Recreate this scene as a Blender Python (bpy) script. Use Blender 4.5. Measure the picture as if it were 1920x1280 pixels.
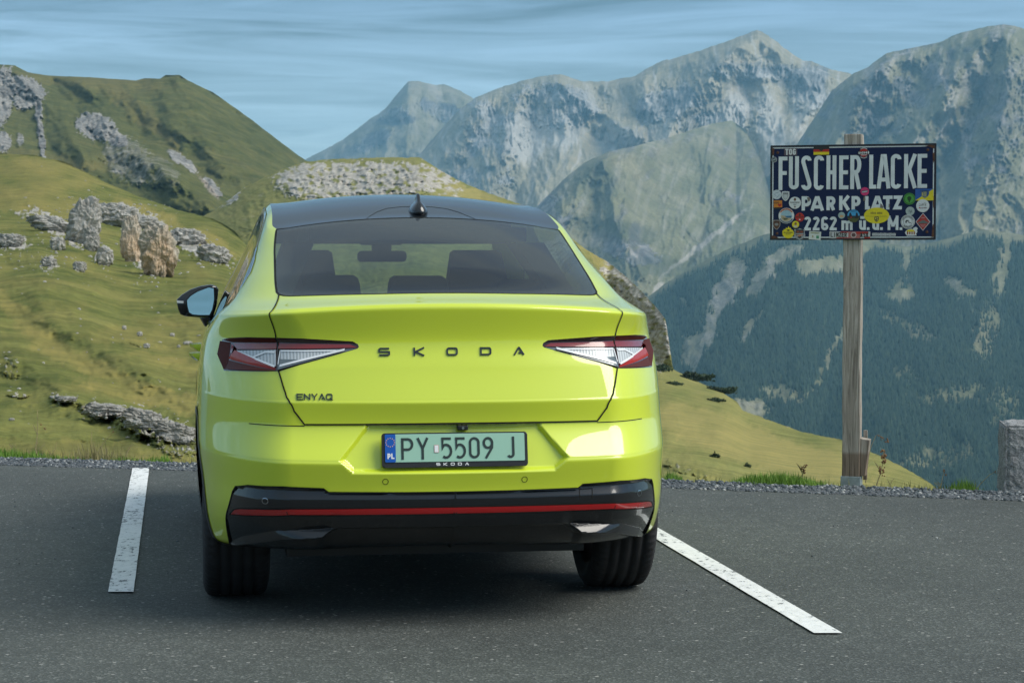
import bpy, bmesh, math, random
import numpy as np
from mathutils import Vector, Matrix, noise as mnoise
from mathutils.geometry import delaunay_2d_cdt
R_ = math.radians
for o in list(bpy.data.objects): bpy.data.objects.remove(o)
scene = bpy.context.scene
COL = scene.collection

# ---------------------------------------------------------------- camera
EYE = 1.415; FPX = 3900.0; PITCH = math.atan(166/3900)
cam_d = bpy.data.cameras.new('camera'); cam = bpy.data.objects.new('camera', cam_d); COL.objects.link(cam)
cam.location = (0, 0, EYE); cam.rotation_euler = (math.pi/2-PITCH, 0, 0)
cam_d.sensor_width = 36; cam_d.lens = 36*FPX/1920
cam_d.clip_start = .1; cam_d.clip_end = 60000
cam_d.dof.use_dof = True; cam_d.dof.focus_distance = 7.75; cam_d.dof.aperture_fstop = 18
scene.camera = cam

# ---------------------------------------------------------------- sky, sun, exposure
SUN_AZ, SUN_EL = 107.0, 43.0            # azimuth clockwise from +Y (view direction), elevation
world = bpy.data.worlds.new('World'); scene.world = world; world.use_nodes = True
nt = world.node_tree; N = nt.nodes; L = nt.links; N.clear()
wo = N.new('ShaderNodeOutputWorld'); bg = N.new('ShaderNodeBackground')
sky = N.new('ShaderNodeTexSky'); sky.sky_type = 'NISHITA'; sky.sun_disc = False
sky.sun_elevation = R_(SUN_EL); sky.sun_rotation = R_(SUN_AZ); sky.altitude = 2262; sky.air_density = 1.0; sky.dust_density = .6; sky.ozone_density = 1.6
tc = N.new('ShaderNodeTexCoord'); sep = N.new('ShaderNodeSeparateXYZ'); L.new(tc.outputs['Generated'], sep.inputs[0])
def wmath(op, a, b=None, c=None):
    n = N.new('ShaderNodeMath'); n.operation = op
    for i, v in enumerate((a, b, c)):
        if v is None: continue
        if isinstance(v, (int, float)): n.inputs[i].default_value = v
        else: L.new(v, n.inputs[i])
    return n.outputs[0]
zc_ = wmath('ADD', wmath('MAXIMUM', sep.outputs[2], 0.0), .10)      # thin cloud sheet seen in perspective
cmb = N.new('ShaderNodeCombineXYZ'); L.new(wmath('DIVIDE', sep.outputs[0], zc_), cmb.inputs[0]); L.new(wmath('DIVIDE', sep.outputs[1], zc_), cmb.inputs[1])
mp = N.new('ShaderNodeMapping'); mp.inputs['Rotation'].default_value = (0, 0, R_(4)); mp.inputs['Scale'].default_value = (.62, 1.9, 1); mp.inputs['Location'].default_value = (3.1, 7.4, 0)
L.new(cmb.outputs[0], mp.inputs[0])
nz = N.new('ShaderNodeTexNoise'); nz.inputs['Scale'].default_value = 1.5; nz.inputs['Detail'].default_value = 10; nz.inputs['Roughness'].default_value = .60; nz.inputs['Distortion'].default_value = 1.1
L.new(mp.outputs[0], nz.inputs['Vector'])
nz2 = N.new('ShaderNodeTexNoise'); nz2.inputs['Scale'].default_value = .42; nz2.inputs['Detail'].default_value = 3
L.new(mp.outputs[0], nz2.inputs['Vector'])
cr = N.new('ShaderNodeValToRGB'); cr.color_ramp.elements[0].position = .42; cr.color_ramp.elements[0].color = (0, 0, 0, 1); cr.color_ramp.elements[1].position = .62; cr.color_ramp.elements[1].color = (1, 1, 1, 1)
L.new(wmath('ADD', wmath('MULTIPLY', nz.outputs[0], .62), wmath('MULTIPLY', nz2.outputs[0], .40)), cr.inputs[0])
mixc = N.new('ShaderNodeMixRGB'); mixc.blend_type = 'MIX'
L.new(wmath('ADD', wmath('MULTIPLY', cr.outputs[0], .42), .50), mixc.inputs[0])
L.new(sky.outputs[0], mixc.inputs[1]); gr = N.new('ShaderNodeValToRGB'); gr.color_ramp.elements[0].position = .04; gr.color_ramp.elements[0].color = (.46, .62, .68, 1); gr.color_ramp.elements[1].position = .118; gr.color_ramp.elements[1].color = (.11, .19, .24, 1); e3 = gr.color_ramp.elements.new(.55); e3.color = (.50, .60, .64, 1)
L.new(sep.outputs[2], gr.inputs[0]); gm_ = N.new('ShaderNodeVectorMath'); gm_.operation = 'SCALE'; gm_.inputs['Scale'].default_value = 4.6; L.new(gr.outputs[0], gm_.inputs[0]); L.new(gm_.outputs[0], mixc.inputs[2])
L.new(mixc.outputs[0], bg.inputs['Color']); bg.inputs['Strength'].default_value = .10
L.new(bg.outputs[0], wo.inputs['Surface'])

sun_d = bpy.data.lights.new('sun', 'SUN'); sun_d.energy = 1.75; sun_d.angle = R_(42); sun_d.color = (1, .95, .86)
sun = bpy.data.objects.new('sun', sun_d); COL.objects.link(sun)
sdir = Vector((math.sin(R_(SUN_AZ))*math.cos(R_(SUN_EL)), math.cos(R_(SUN_AZ))*math.cos(R_(SUN_EL)), math.sin(R_(SUN_EL))))
sun.rotation_euler = sdir.to_track_quat('Z', 'Y').to_euler()
scene.view_settings.view_transform = 'Standard'; scene.view_settings.look = 'None'
scene.view_settings.gamma = 1; scene.view_settings.exposure = 1.18; scene.view_settings.use_curve_mapping = False
scene.render.engine = 'CYCLES'

# ---------------------------------------------------------------- helpers
def tag(o, label=None, cat=None, group=None, kind=None):
    if label: o['label'] = label
    if cat: o['category'] = cat
    if group: o['group'] = group
    if kind: o['kind'] = kind
    return o
def empty(name, loc=(0, 0, 0), rz=0):
    o = bpy.data.objects.new(name, None); COL.objects.link(o); o.location = loc; o.rotation_euler = (0, 0, rz); o.empty_display_size = .2
    return o
def mesh_obj(name, verts, faces, mat=None, parent=None, smooth=False):
    me = bpy.data.meshes.new(name)
    me.from_pydata([tuple(map(float, v)) for v in verts], [], [tuple(int(i) for i in f) for f in faces])
    if mat: me.materials.append(mat)
    if smooth: me.polygons.foreach_set('use_smooth', [True]*len(me.polygons))
    me.update()
    o = bpy.data.objects.new(name, me); COL.objects.link(o)
    if parent is not None: o.parent = parent
    return o
def bm_obj(name, bm, mat=None, parent=None, smooth=False, norm=True):
    if norm: bmesh.ops.recalc_face_normals(bm, faces=bm.faces)
    me = bpy.data.meshes.new(name); bm.to_mesh(me); bm.free()
    if mat: me.materials.append(mat)
    if smooth: me.polygons.foreach_set('use_smooth', [True]*len(me.polygons))
    o = bpy.data.objects.new(name, me); COL.objects.link(o)
    if parent is not None: o.parent = parent
    return o
def grid_obj(name, P, mat=None, parent=None, smooth=True, closed_u=False, flip=False):
    """P: array (rows, cols, 3)"""
    r, c, _ = P.shape
    idx = np.arange(r*c).reshape(r, c)
    if closed_u: idx = np.concatenate([idx, idx[:, :1]], 1)
    a, b, d, e = idx[:-1, :-1], idx[:-1, 1:], idx[1:, 1:], idx[1:, :-1]
    F = np.stack([a, b, d, e], -1).reshape(-1, 4)
    if flip: F = F[:, ::-1]
    me = bpy.data.meshes.new(name)
    me.vertices.add(r*c); me.vertices.foreach_set('co', P.reshape(-1).astype(np.float32))
    me.loops.add(F.size); me.loops.foreach_set('vertex_index', F.reshape(-1).astype(np.int32))
    me.polygons.add(len(F)); me.polygons.foreach_set('loop_start', np.arange(0, F.size, 4, dtype=np.int32)); me.polygons.foreach_set('loop_total', np.full(len(F), 4, np.int32))
    me.update(calc_edges=True); me.validate()
    if smooth: me.polygons.foreach_set('use_smooth', np.ones(len(me.polygons), bool))
    if mat: me.materials.append(mat)
    o = bpy.data.objects.new(name, me); COL.objects.link(o)
    if parent is not None: o.parent = parent
    return o
def box_bm(bm, x0, x1, y0, y1, z0, z1, bev=0, seg=2):
    r = bmesh.ops.create_cube(bm, size=1); vs = r['verts']
    for v in vs: v.co = Vector(((x0+x1)/2+v.co.x*(x1-x0), (y0+y1)/2+v.co.y*(y1-y0), (z0+z1)/2+v.co.z*(z1-z0)))
    if bev: bmesh.ops.bevel(bm, geom=list({e for v in vs for e in v.link_edges}), offset=bev, segments=seg, profile=.6, affect='EDGES')
    return bm
def prism(name, poly, y0, y1, mat, parent=None, bev=0, smooth=False):
    """polygon in the local xz plane, extruded from y0 (rear, towards camera) to y1"""
    bm = bmesh.new(); v0 = [bm.verts.new((x, y0, z)) for x, z in poly]; v1 = [bm.verts.new((x, y1, z)) for x, z in poly]
    n = len(poly); front = bm.faces.new(v0); bm.faces.new(v1[::-1])
    for i in range(n): bm.faces.new((v0[i], v0[(i+1) % n], v1[(i+1) % n], v1[i]))
    if bev:
        bmesh.ops.bevel(bm, geom=list(front.edges), offset=bev, segments=2, profile=.6, affect='EDGES')
    return bm_obj(name, bm, mat, parent, smooth)
def circle_pts(cx, cz, rx, rz=None, n=32, a0=0, a1=2*math.pi, end=False):
    rz = rz or rx; m = n-1 if end else n
    return [(cx+rx*math.cos(a0+(a1-a0)*i/m), cz+rz*math.sin(a0+(a1-a0)*i/m)) for i in range(n)]
def tube_bm(bm, pts, rad, n=8):
    rings = []
    for i, p in enumerate(pts):
        p = Vector(p); a = Vector(pts[max(i-1, 0)]); b = Vector(pts[min(i+1, len(pts)-1)]); t = (b-a).normalized()
        q = t.to_track_quat('Z', 'Y'); r = rad[i] if isinstance(rad, (list, tuple)) else rad
        rings.append([bm.verts.new(p+q @ Vector((r*math.cos(2*math.pi*k/n), r*math.sin(2*math.pi*k/n), 0))) for k in range(n)])
    for a, b in zip(rings, rings[1:]):
        for k in range(n): bm.faces.new((a[k], a[(k+1) % n], b[(k+1) % n], b[k]))
    bm.faces.new(rings[0][::-1]); bm.faces.new(rings[-1])
    return bm

# --- vectorised gradient noise
_rng = np.random.RandomState(7); _perm = _rng.permutation(256); _perm = np.concatenate([_perm, _perm, _perm])
_ga = _rng.rand(256)*2*np.pi; _gx, _gy = np.cos(_ga), np.sin(_ga)
def pnoise(x, y):
    xi = np.floor(x).astype(int); yi = np.floor(y).astype(int); xf = x-xi; yf = y-yi
    xi &= 255; yi &= 255
    u = xf**3*(xf*(xf*6-15)+10); v = yf**3*(yf*(yf*6-15)+10)
    def g(ix, iy, dx, dy):
        h = _perm[_perm[ix & 255]+(iy & 255)]; return _gx[h]*dx+_gy[h]*dy
    a = g(xi, yi, xf, yf); b = g(xi+1, yi, xf-1, yf); c = g(xi, yi+1, xf, yf-1); d = g(xi+1, yi+1, xf-1, yf-1)
    return 1.5*((a+(b-a)*u)*(1-v)+(c+(d-c)*u)*v)
def fbm(x, y, oct=5, lac=2.03, gain=.5, ox=0.):
    s = 0; a = 1; t = 0
    for i in range(oct):
        s = s+a*pnoise(x+ox+17.3*i, y+31.7*i-ox); t += a; a *= gain; x = x*lac; y = y*lac
    return s/t
def ridged(x, y, oct=5, lac=2.07, gain=.55, ox=0.):
    s = 0; a = 1; t = 0; w = 1
    for i in range(oct):
        n = 1-np.abs(pnoise(x+ox+11.1*i, y+5.7*i+ox)); n = n*n
        s = s+a*n*w; w = np.clip(n*1.4, 0, 1); t += a; a *= gain; x = x*lac; y = y*lac
    return s/t
def sstep(a, b, x):
    t = np.clip((x-a)/(b-a), 0, 1); return t*t*(3-2*t)

# --- materials
def nmat(name):
    m = bpy.data.materials.new(name); m.use_nodes = True
    nt = m.node_tree; b = nt.nodes['Principled BSDF']
    return m, nt, b
def pmat(name, col, rough=.5, metal=0., coat=0., coat_rough=.03, spec=.5, bump=0, bscale=60, var=0, vscale=8, ior=1.5, sheen=0):
    m, nt, b = nmat(name)
    b.inputs['Base Color'].default_value = (*col, 1); b.inputs['Roughness'].default_value = rough; b.inputs['Metallic'].default_value = metal
    b.inputs['Coat Weight'].default_value = coat; b.inputs['Coat Roughness'].default_value = coat_rough; b.inputs['Specular IOR Level'].default_value = spec; b.inputs['IOR'].default_value = ior
    tc = nt.nodes.new('ShaderNodeTexCoord')
    if var:
        n = nt.nodes.new('ShaderNodeTexNoise'); n.inputs['Scale'].default_value = vscale; n.inputs['Detail'].default_value = 6; nt.links.new(tc.outputs['Object'], n.inputs['Vector'])
        r = nt.nodes.new('ShaderNodeValToRGB'); r.color_ramp.elements[0].position = .3; r.color_ramp.elements[1].position = .7
        r.color_ramp.elements[0].color = (*[c*(1-var) for c in col], 1); r.color_ramp.elements[1].color = (*[min(1, c*(1+var)) for c in col], 1)
        nt.links.new(n.outputs[0], r.inputs[0]); nt.links.new(r.outputs[0], b.inputs['Base Color'])
    if bump:
        n = nt.nodes.new('ShaderNodeTexNoise'); n.inputs['Scale'].default_value = bscale; n.inputs['Detail'].default_value = 5; nt.links.new(tc.outputs['Object'], n.inputs['Vector'])
        bp = nt.nodes.new('ShaderNodeBump'); bp.inputs['Strength'].default_value = bump; bp.inputs['Distance'].default_value = .01
        nt.links.new(n.outputs[0], bp.inputs['Height']); nt.links.new(bp.outputs[0], b.inputs['Normal'])
    return m
def tinted_glass(name, tint, ior=1.5, rough=0.0):
    m = bpy.data.materials.new(name); m.use_nodes = True; nt = m.node_tree; nt.nodes.clear()
    out = nt.nodes.new('ShaderNodeOutputMaterial'); mix = nt.nodes.new('ShaderNodeMixShader'); fr = nt.nodes.new('ShaderNodeLayerWeight'); fr.inputs['Blend'].default_value = .5
    tr = nt.nodes.new('ShaderNodeBsdfTransparent'); tr.inputs['Color'].default_value = (*tint, 1); gl = nt.nodes.new('ShaderNodeBsdfGlossy'); gl.inputs['Roughness'].default_value = rough
    gl.inputs['Color'].default_value = (1, 1, 1, 1)
    f0 = ((ior-1)/(ior+1))**2; pw = nt.nodes.new('ShaderNodeMath'); pw.operation = 'POWER'; pw.inputs[1].default_value = 5.0; nt.links.new(fr.outputs['Facing'], pw.inputs[0])
    mul = nt.nodes.new('ShaderNodeMath'); mul.operation = 'MULTIPLY_ADD'; mul.inputs[1].default_value = 1-2*f0; mul.inputs[2].default_value = 2*f0
    nt.links.new(pw.outputs[0], mul.inputs[0]); nt.links.new(mul.outputs[0], mix.inputs[0])
    nt.links.new(tr.outputs[0], mix.inputs[1]); nt.links.new(gl.outputs[0], mix.inputs[2]); nt.links.new(mix.outputs[0], out.inputs['Surface'])
    return m
# ---------------------------------------------------------------- stroke lettering
def _arc(cx, cy, rx, ry, a0, a1, n=10):
    return [(cx+rx*math.cos(R_(a0+(a1-a0)*i/n)), cy+ry*math.sin(R_(a0+(a1-a0)*i/n))) for i in range(n+1)]
def glyph(ch, w, h, t, wide=False):
    """strokes (centre lines) of a letter in a box w x h, stroke t"""
    a = t/2; l, r, b, u = a, w-a, a, h-a; m = h/2; cx = w/2; R = (r-l)/2
    k = min(R, h*.28) if not wide else min(R, h*.22)
    def rbox():  # stadium / rounded box
        return _arc(r-k, u-k, k, k, 0, 90)+_arc(l+k, u-k, k, k, 90, 180)+_arc(l+k, b+k, k, k, 180, 270)+_arc(r-k, b+k, k, k, 270, 360)+[(r, u-k)]
    G = {
     'F': [[(l, 0), (l, h)], [(l, u), (w, u)], [(l, m*1.02), (w*.93, m*1.02)]],
     'E': [[(l, 0), (l, h)], [(l, u), (w, u)], [(l, m), (w*.95, m)], [(l, b), (w, b)]],
     'L': [[(l, 0), (l, h)], [(l, b), (w, b)]],
     'H': [[(l, 0), (l, h)], [(r, 0), (r, h)], [(l, m), (r, m)]],
     'T': [[(0, u), (w, u)], [(cx, u), (cx, 0)]],
     'I': [[(cx, 0), (cx, h)]],
     'N': [[(l, 0), (l, h)], [(l, u), (r, b)], [(r, 0), (r, h)]],
     'M': [[(l, 0), (l, h)], [(l, u), (cx, h*.25)], [(cx, h*.25), (r, u)], [(r, 0), (r, h)]],
     'K': [[(l, 0), (l, h)], [(r*1.0, h), (l+a, m*.92)], [(l+R*.7, m*1.12), (r, 0)]],
     'A': [[(l, 0), (cx-t*.28, u), (cx+t*.28, u), (r, 0)], [(l+R*.35, h*.26), (r-R*.35, h*.26)]],
     'Y': [[(l, h), (cx, m)], [(r, h), (cx, m), (cx, 0)]],
     'Z': [[(0, u), (r, u), (l, b), (w, b)]],
     'X': [[(l, 0), (r, h)], [(l, h), (r, 0)]],
     'U': [[(l, h), (l, b+k)]+_arc(l+k, b+k, k, k, 180, 270)[1:]+_arc(r-k, b+k, k, k, 270, 360)+[(r, h)]],
     'O': [rbox()], '0': [rbox()],
     'D': [[(l, b), (l, u), (r-k, u)]+_arc(r-k, u-k, k, k, 90, 0)[1:]+_arc(r-k, b+k, k, k, 0, -90)+[(l, b)]],
     'P': [[(l, 0), (l, h)], [(l, u), (r-k*.9, u)]+_arc(r-k*.9, u-h*.24, k*.9, h*.24, 90, -90)+[(l, u-h*.48)]],
     'R': [[(l, 0), (l, h)], [(l, u), (r-k*.9, u)]+_arc(r-k*.9, u-h*.22, k*.9, h*.22, 90, -90)+[(l, u-h*.44)], [(cx, u-h*.44), (r, 0)]],
     'J': [[(r, h), (r, b+k)]+_arc(r-k, b+k, k, k, 0, -90)[1:]+_arc(r-k, b+k, k, k, -90, -150)[1:]],
     'C': [_arc(r-k, u-k, k, k, 0, 90)+_arc(l+k, u-k, k, k, 90, 180)+_arc(l+k, b+k, k, k, 180, 270)+_arc(r-k, b+k, k, k, 270, 350)],
     'G': [_arc(r-k, u-k, k, k, 0, 90)+_arc(l+k, u-k, k, k, 90, 180)+_arc(l+k, b+k, k, k, 180, 270)+_arc(r-k, b+k, k, k, 270, 360)+[(r, m), (cx, m)]],
     'S': [_arc(r-k, u-k, k, k, 0, 90)+_arc(l+k, u-k, k, k, 90, 180)+[(l, u-k-h*.04), (r, b+k+h*.04)]+_arc(r-k, b+k, k, k, 0, -90)+_arc(l+k, b+k, k, k, -90, -180)],
     'Q': [rbox(), [(cx, h*.3), (r+a*.5, -a*.6)]],
     '2': [_arc(cx, u-R, R, R, 170, 0)+[(r, u-R*1.25), (l, b)], [(0, b), (w, b)]],
     '5': [[(r, u), (l, u), (l, m*1.05)]+_arc(l+R*.8, b+h*.30, R*1.2, h*.30, 118, -125, 14)],
     '6': [_arc(cx, b+R*1.0, R, R*1.0, 0, 360, 18), [(l, b+R), (l, u-R)]+_arc(cx, u-R, R, R, 180, 20)],
     '9': [_arc(cx, u-R*1.15, R, R*1.15, 0, 360, 18), [(r, u-R*1.15), (r*.97, m*.98), (l+R*.45, 0)]],
     '.': [[(0, b*1.0), (t, b*1.0)]],
     'm': [[(l, 0), (l, h*.70)], _arc(l+R/2, h*.70-a-R/2, R/2, R/2, 180, 0)+[(cx, 0)], _arc(cx+R/2, h*.70-a-R/2, R/2, R/2, 180, 0)+[(r, 0)]],
     'u': [[(l, h*.70), (l, b+k)]+_arc(l+k, b+k, k, k, 180, 270)[1:]+_arc(r-k, b+k, k, k, 270, 360)+[(r, h*.70)], [(r, h*.70), (r, 0)]],
    }
    G['ü'] = G['u']+[[(l-a*.2, h*.90), (l+t*.9, h*.90)], [(r-t*.9, h*.90), (r+a*.2, h*.90)]]
    if wide:
        G['S'] = [[(r, u), (l+h*.12, u), (l, u-h*.10), (l, m), (r, m), (r, b+h*.08), (r-h*.10, b), (l, b)]]
        G['A'] = [[(l, 0), (cx-a*.4, u), (cx+a*.4, u), (r, 0)], [(cx-w*.03, h*.27), (r-R*.30, h*.27)]]
        G['Y'] = [[(l, h), (cx, m*.9)], [(r, h), (cx, m*.9), (cx, 0)]]
        G['E'] = [[(w, u), (l, u), (l, b), (w, b)], [(l, m), (w*.9, m)]]
        G['K'] = [[(l, 0), (l, h)], [(r*1.0, h), (l+a*1.4, m)], [(l+a*1.4, m), (r, 0)]]
        G['Q'] = [rbox(), [(cx+R*.2, h*.34), (w+a*.3, -a*.6)]]
    return G.get(ch, [])
def ribbon(pts, t):
    P = [pts[0]]
    for p in pts[1:]:
        if math.hypot(p[0]-P[-1][0], p[1]-P[-1][1]) > 1e-6: P.append(p)
    n = len(P)
    if n < 2: return []
    closed = n > 3 and math.hypot(P[0][0]-P[-1][0], P[0][1]-P[-1][1]) < 1e-5
    if closed: P = P[:-1]; n -= 1
    def d(i, j): x, y = P[j][0]-P[i][0], P[j][1]-P[i][1]; q = math.hypot(x, y); return x/q, y/q
    L_, R2 = [], []
    for i in range(n):
        if closed: d0, d1 = d(i-1, i), d(i, (i+1) % n)
        else: d0 = d(i-1, i) if i else d(0, 1); d1 = d(i, i+1) if i < n-1 else d0
        mx, my = -(d0[1]+d1[1]), d0[0]+d1[0]; q = math.hypot(mx, my)
        if q < 1e-6: mx, my, q = -d0[1], d0[0], 1
        mx /= q; my /= q; c = max(.35, mx*-d0[1]+my*d0[0]); s = t/2/c
        L_.append((P[i][0]+mx*s, P[i][1]+my*s)); R2.append((P[i][0]-mx*s, P[i][1]-my*s))
    out = []
    for i in range(n if closed else n-1):
        j = (i+1) % n; out.append([R2[i], R2[j], L_[j], L_[i]])
    return out
def glyph_polys(ch, w, h, t, wide=False):
    out = []
    for s in glyph(ch, w, h, t, wide): out += ribbon(s, t)
    return out
def text_bm(bm, text, x0, z0, h, w, t, y, dep, gap, wide=False, widths=None):
    x = x0
    for i, ch in enumerate(text):
        cw = w if not widths else widths[i]
        if ch == ' ': x += cw+gap; continue
        if ch == '.': cw = t
        lvl = 0
        for s in glyph(ch, cw, h, t, wide):
            rb = ribbon(s, t); off = lvl*.00015; lvl += 1
            # one joined ribbon per stroke: shared front vertices
            cache = {}
            def V(p, yy):
                k = (round(p[0], 6), round(p[1], 6), yy)
                if k not in cache: cache[k] = bm.verts.new((x+p[0], yy, z0+p[1]))
                return cache[k]
            cnt = {}
            for q in rb:
                f = [V(p, y-off) for p in q]
                if len(set(f)) < 3: continue
                try: bm.faces.new([v for k, v in enumerate(f) if v not in f[:k]])
                except ValueError: pass
                for a, b in zip(q, q[1:]+q[:1]):
                    ka, kb = (round(a[0], 6), round(a[1], 6)), (round(b[0], 6), round(b[1], 6))
                    if ka == kb: continue
                    cnt.setdefault(frozenset((ka, kb)), []).append((a, b))
            for e, lst in cnt.items():
                if len(lst) == 1:
                    a, b = lst[0]
                    try: bm.faces.new((V(a, y-off), V(b, y-off), V(b, y+dep), V(a, y+dep)))
                    except ValueError: pass
        x += cw+gap
    return x
def put_text(name, text, x0, z0, h, w, t, mat, parent, y, dep, gap, wide=False, widths=None):
    bm = bmesh.new(); text_bm(bm, text, x0, z0, h, w, t, y, dep, gap, wide, widths)
    return bm_obj(name, bm, mat, parent)
# ---------------------------------------------------------------- car body surface (pure maths)
CAR_T = (-0.208, 7.70); CAR_PSI = math.radians(8.7)
#  rear centre (y,z) | rear corner (x,y,z) ra rb | side 1 (x,y,z) | side 2 | side 3 | front corner (x,y,z) | front centre (y,z)
ROWS = [
 (.40,.275, .84,.50,.245, .30,.25, .90,1.02,.25, .89,2.0,.25, .89,3.0,.25, .84,4.30,.27, 4.42,.26),
 (.14,.305, .905,.32,.280, .30,.30, .93,1.02,.29, .905,2.0,.31, .905,3.0,.31, .90,4.35,.32, 4.50,.30),
 (.045,.40, .942,.185,.40, .26,.42, .945,1.02,.41, .92,2.0,.41, .92,3.0,.41, .925,4.40,.41, 4.56,.40),
 (.022,.46, .947,.165,.46, .25,.44, .948,1.02,.47, .925,2.0,.47, .925,3.0,.47, .935,4.42,.46, 4.58,.46),
 (.018,.53, .95,.155,.53, .25,.46, .951,1.02,.54, .93,2.0,.54, .93,3.0,.54, .945,4.43,.54, 4.61,.54),
 (-.004,.632, .955,.135,.64, .25,.48, .955,1.02,.64, .932,2.0,.64, .932,3.0,.64, .95,4.44,.62, 4.64,.62),
 (.000,.646, .955,.138,.654, .25,.48, .955,1.02,.655, .932,2.0,.655, .932,3.0,.655, .95,4.44,.635, 4.64,.635),
 (.066,.772, .948,.185,.775, .25,.46, .950,1.02,.775, .932,2.0,.775, .932,3.0,.775, .945,4.43,.73, 4.63,.72),
 (.054,.855, .942,.19,.86, .25,.46, .945,1.02,.86, .925,2.0,.86, .925,3.0,.86, .93,4.40,.80, 4.59,.80),
 (.058,.868, .942,.195,.872, .25,.46, .944,1.02,.872, .924,2.0,.87, .924,3.0,.87, .93,4.40,.81, 4.585,.81),
 (.095,.98, .932,.23,.98, .26,.44, .935,1.02,.98, .912,2.0,.965, .912,3.0,.955, .90,4.30,.88, 4.46,.88),
 (.122,1.09, .912,.285,1.08, .28,.42, .917,1.02,1.075, .885,2.0,1.03, .885,3.0,1.00, .84,4.10,.95, 4.2,.98),
 (.105,1.205, .888,.270,1.165, .28,.40, .872,1.04,1.155, .868,2.0,1.075, .868,3.0,1.035, .79,3.85,1.00, 4.0,1.03),
 (.112,1.222, .872,.290,1.182, .28,.40, .850,1.05,1.175, .862,2.0,1.09, .862,3.0,1.05, .78,3.80,1.01, 3.92,1.05),
 (.29,1.255, .80,.52,1.222, .26,.36, .800,1.10,1.222, .835,2.02,1.125, .835,3.0,1.08, .74,3.55,1.07, 3.78,1.09),
 (.56,1.362, .742,.78,1.315, .20,.30, .752,1.25,1.32, .775,2.08,1.26, .775,2.95,1.23, .69,3.35,1.22, 3.55,1.24),
 (.85,1.467, .69,1.04,1.415, .14,.24, .70,1.42,1.43, .70,2.16,1.43, .70,2.87,1.40, .64,3.12,1.38, 3.25,1.40),
 (1.12,1.552, .645,1.24,1.498, .10,.16, .640,1.62,1.562, .628,2.25,1.612, .622,2.78,1.602, .60,2.98,1.555, 3.02,1.585),
 (1.16,1.564, .622,1.275,1.513, .08,.12, .612,1.68,1.588, .600,2.28,1.636, .595,2.75,1.626, .575,2.90,1.580, 2.93,1.61),
]
_R = np.array(ROWS, float)
_R[:12, 2] -= .052; _R[:12, 5] += .05; _R[:12, 6] += .16; _R[12:14, 2] -= .027; _R[12:14, 6] += .1; _R[2:12, 10] += .012; _R[2:12, 13] += .012; _R[12:16, 13] += .028; _R[11, 13] += .012; _R[16, 13] += .018; _R[11:15, 10] += .01
_R[17:, 9] += .014; _R[17:, 12] += .012; _R[17:, 15] += .01
def _pchip_slopes(y):
    d = np.diff(y, axis=0); m = np.zeros_like(y)
    a, b = d[:-1], d[1:]
    m[1:-1] = np.where(a*b > 0, 2*a*b/np.where(a+b == 0, 1, a+b), 0)
    m[0] = d[0]; m[-1] = d[-1]
    return m
_M = _pchip_slopes(_R)
def row_params(V):
    V = np.clip(V, 0, len(_R)-1-1e-9); i = V.astype(int); t = (V-i)[..., None]
    h00 = 2*t**3-3*t**2+1; h10 = t**3-2*t**2+t; h01 = -2*t**3+3*t**2; h11 = t**3-t**2
    return h00*_R[i]+h10*_M[i]+h01*_R[i+1]+h11*_M[i+1]
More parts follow.
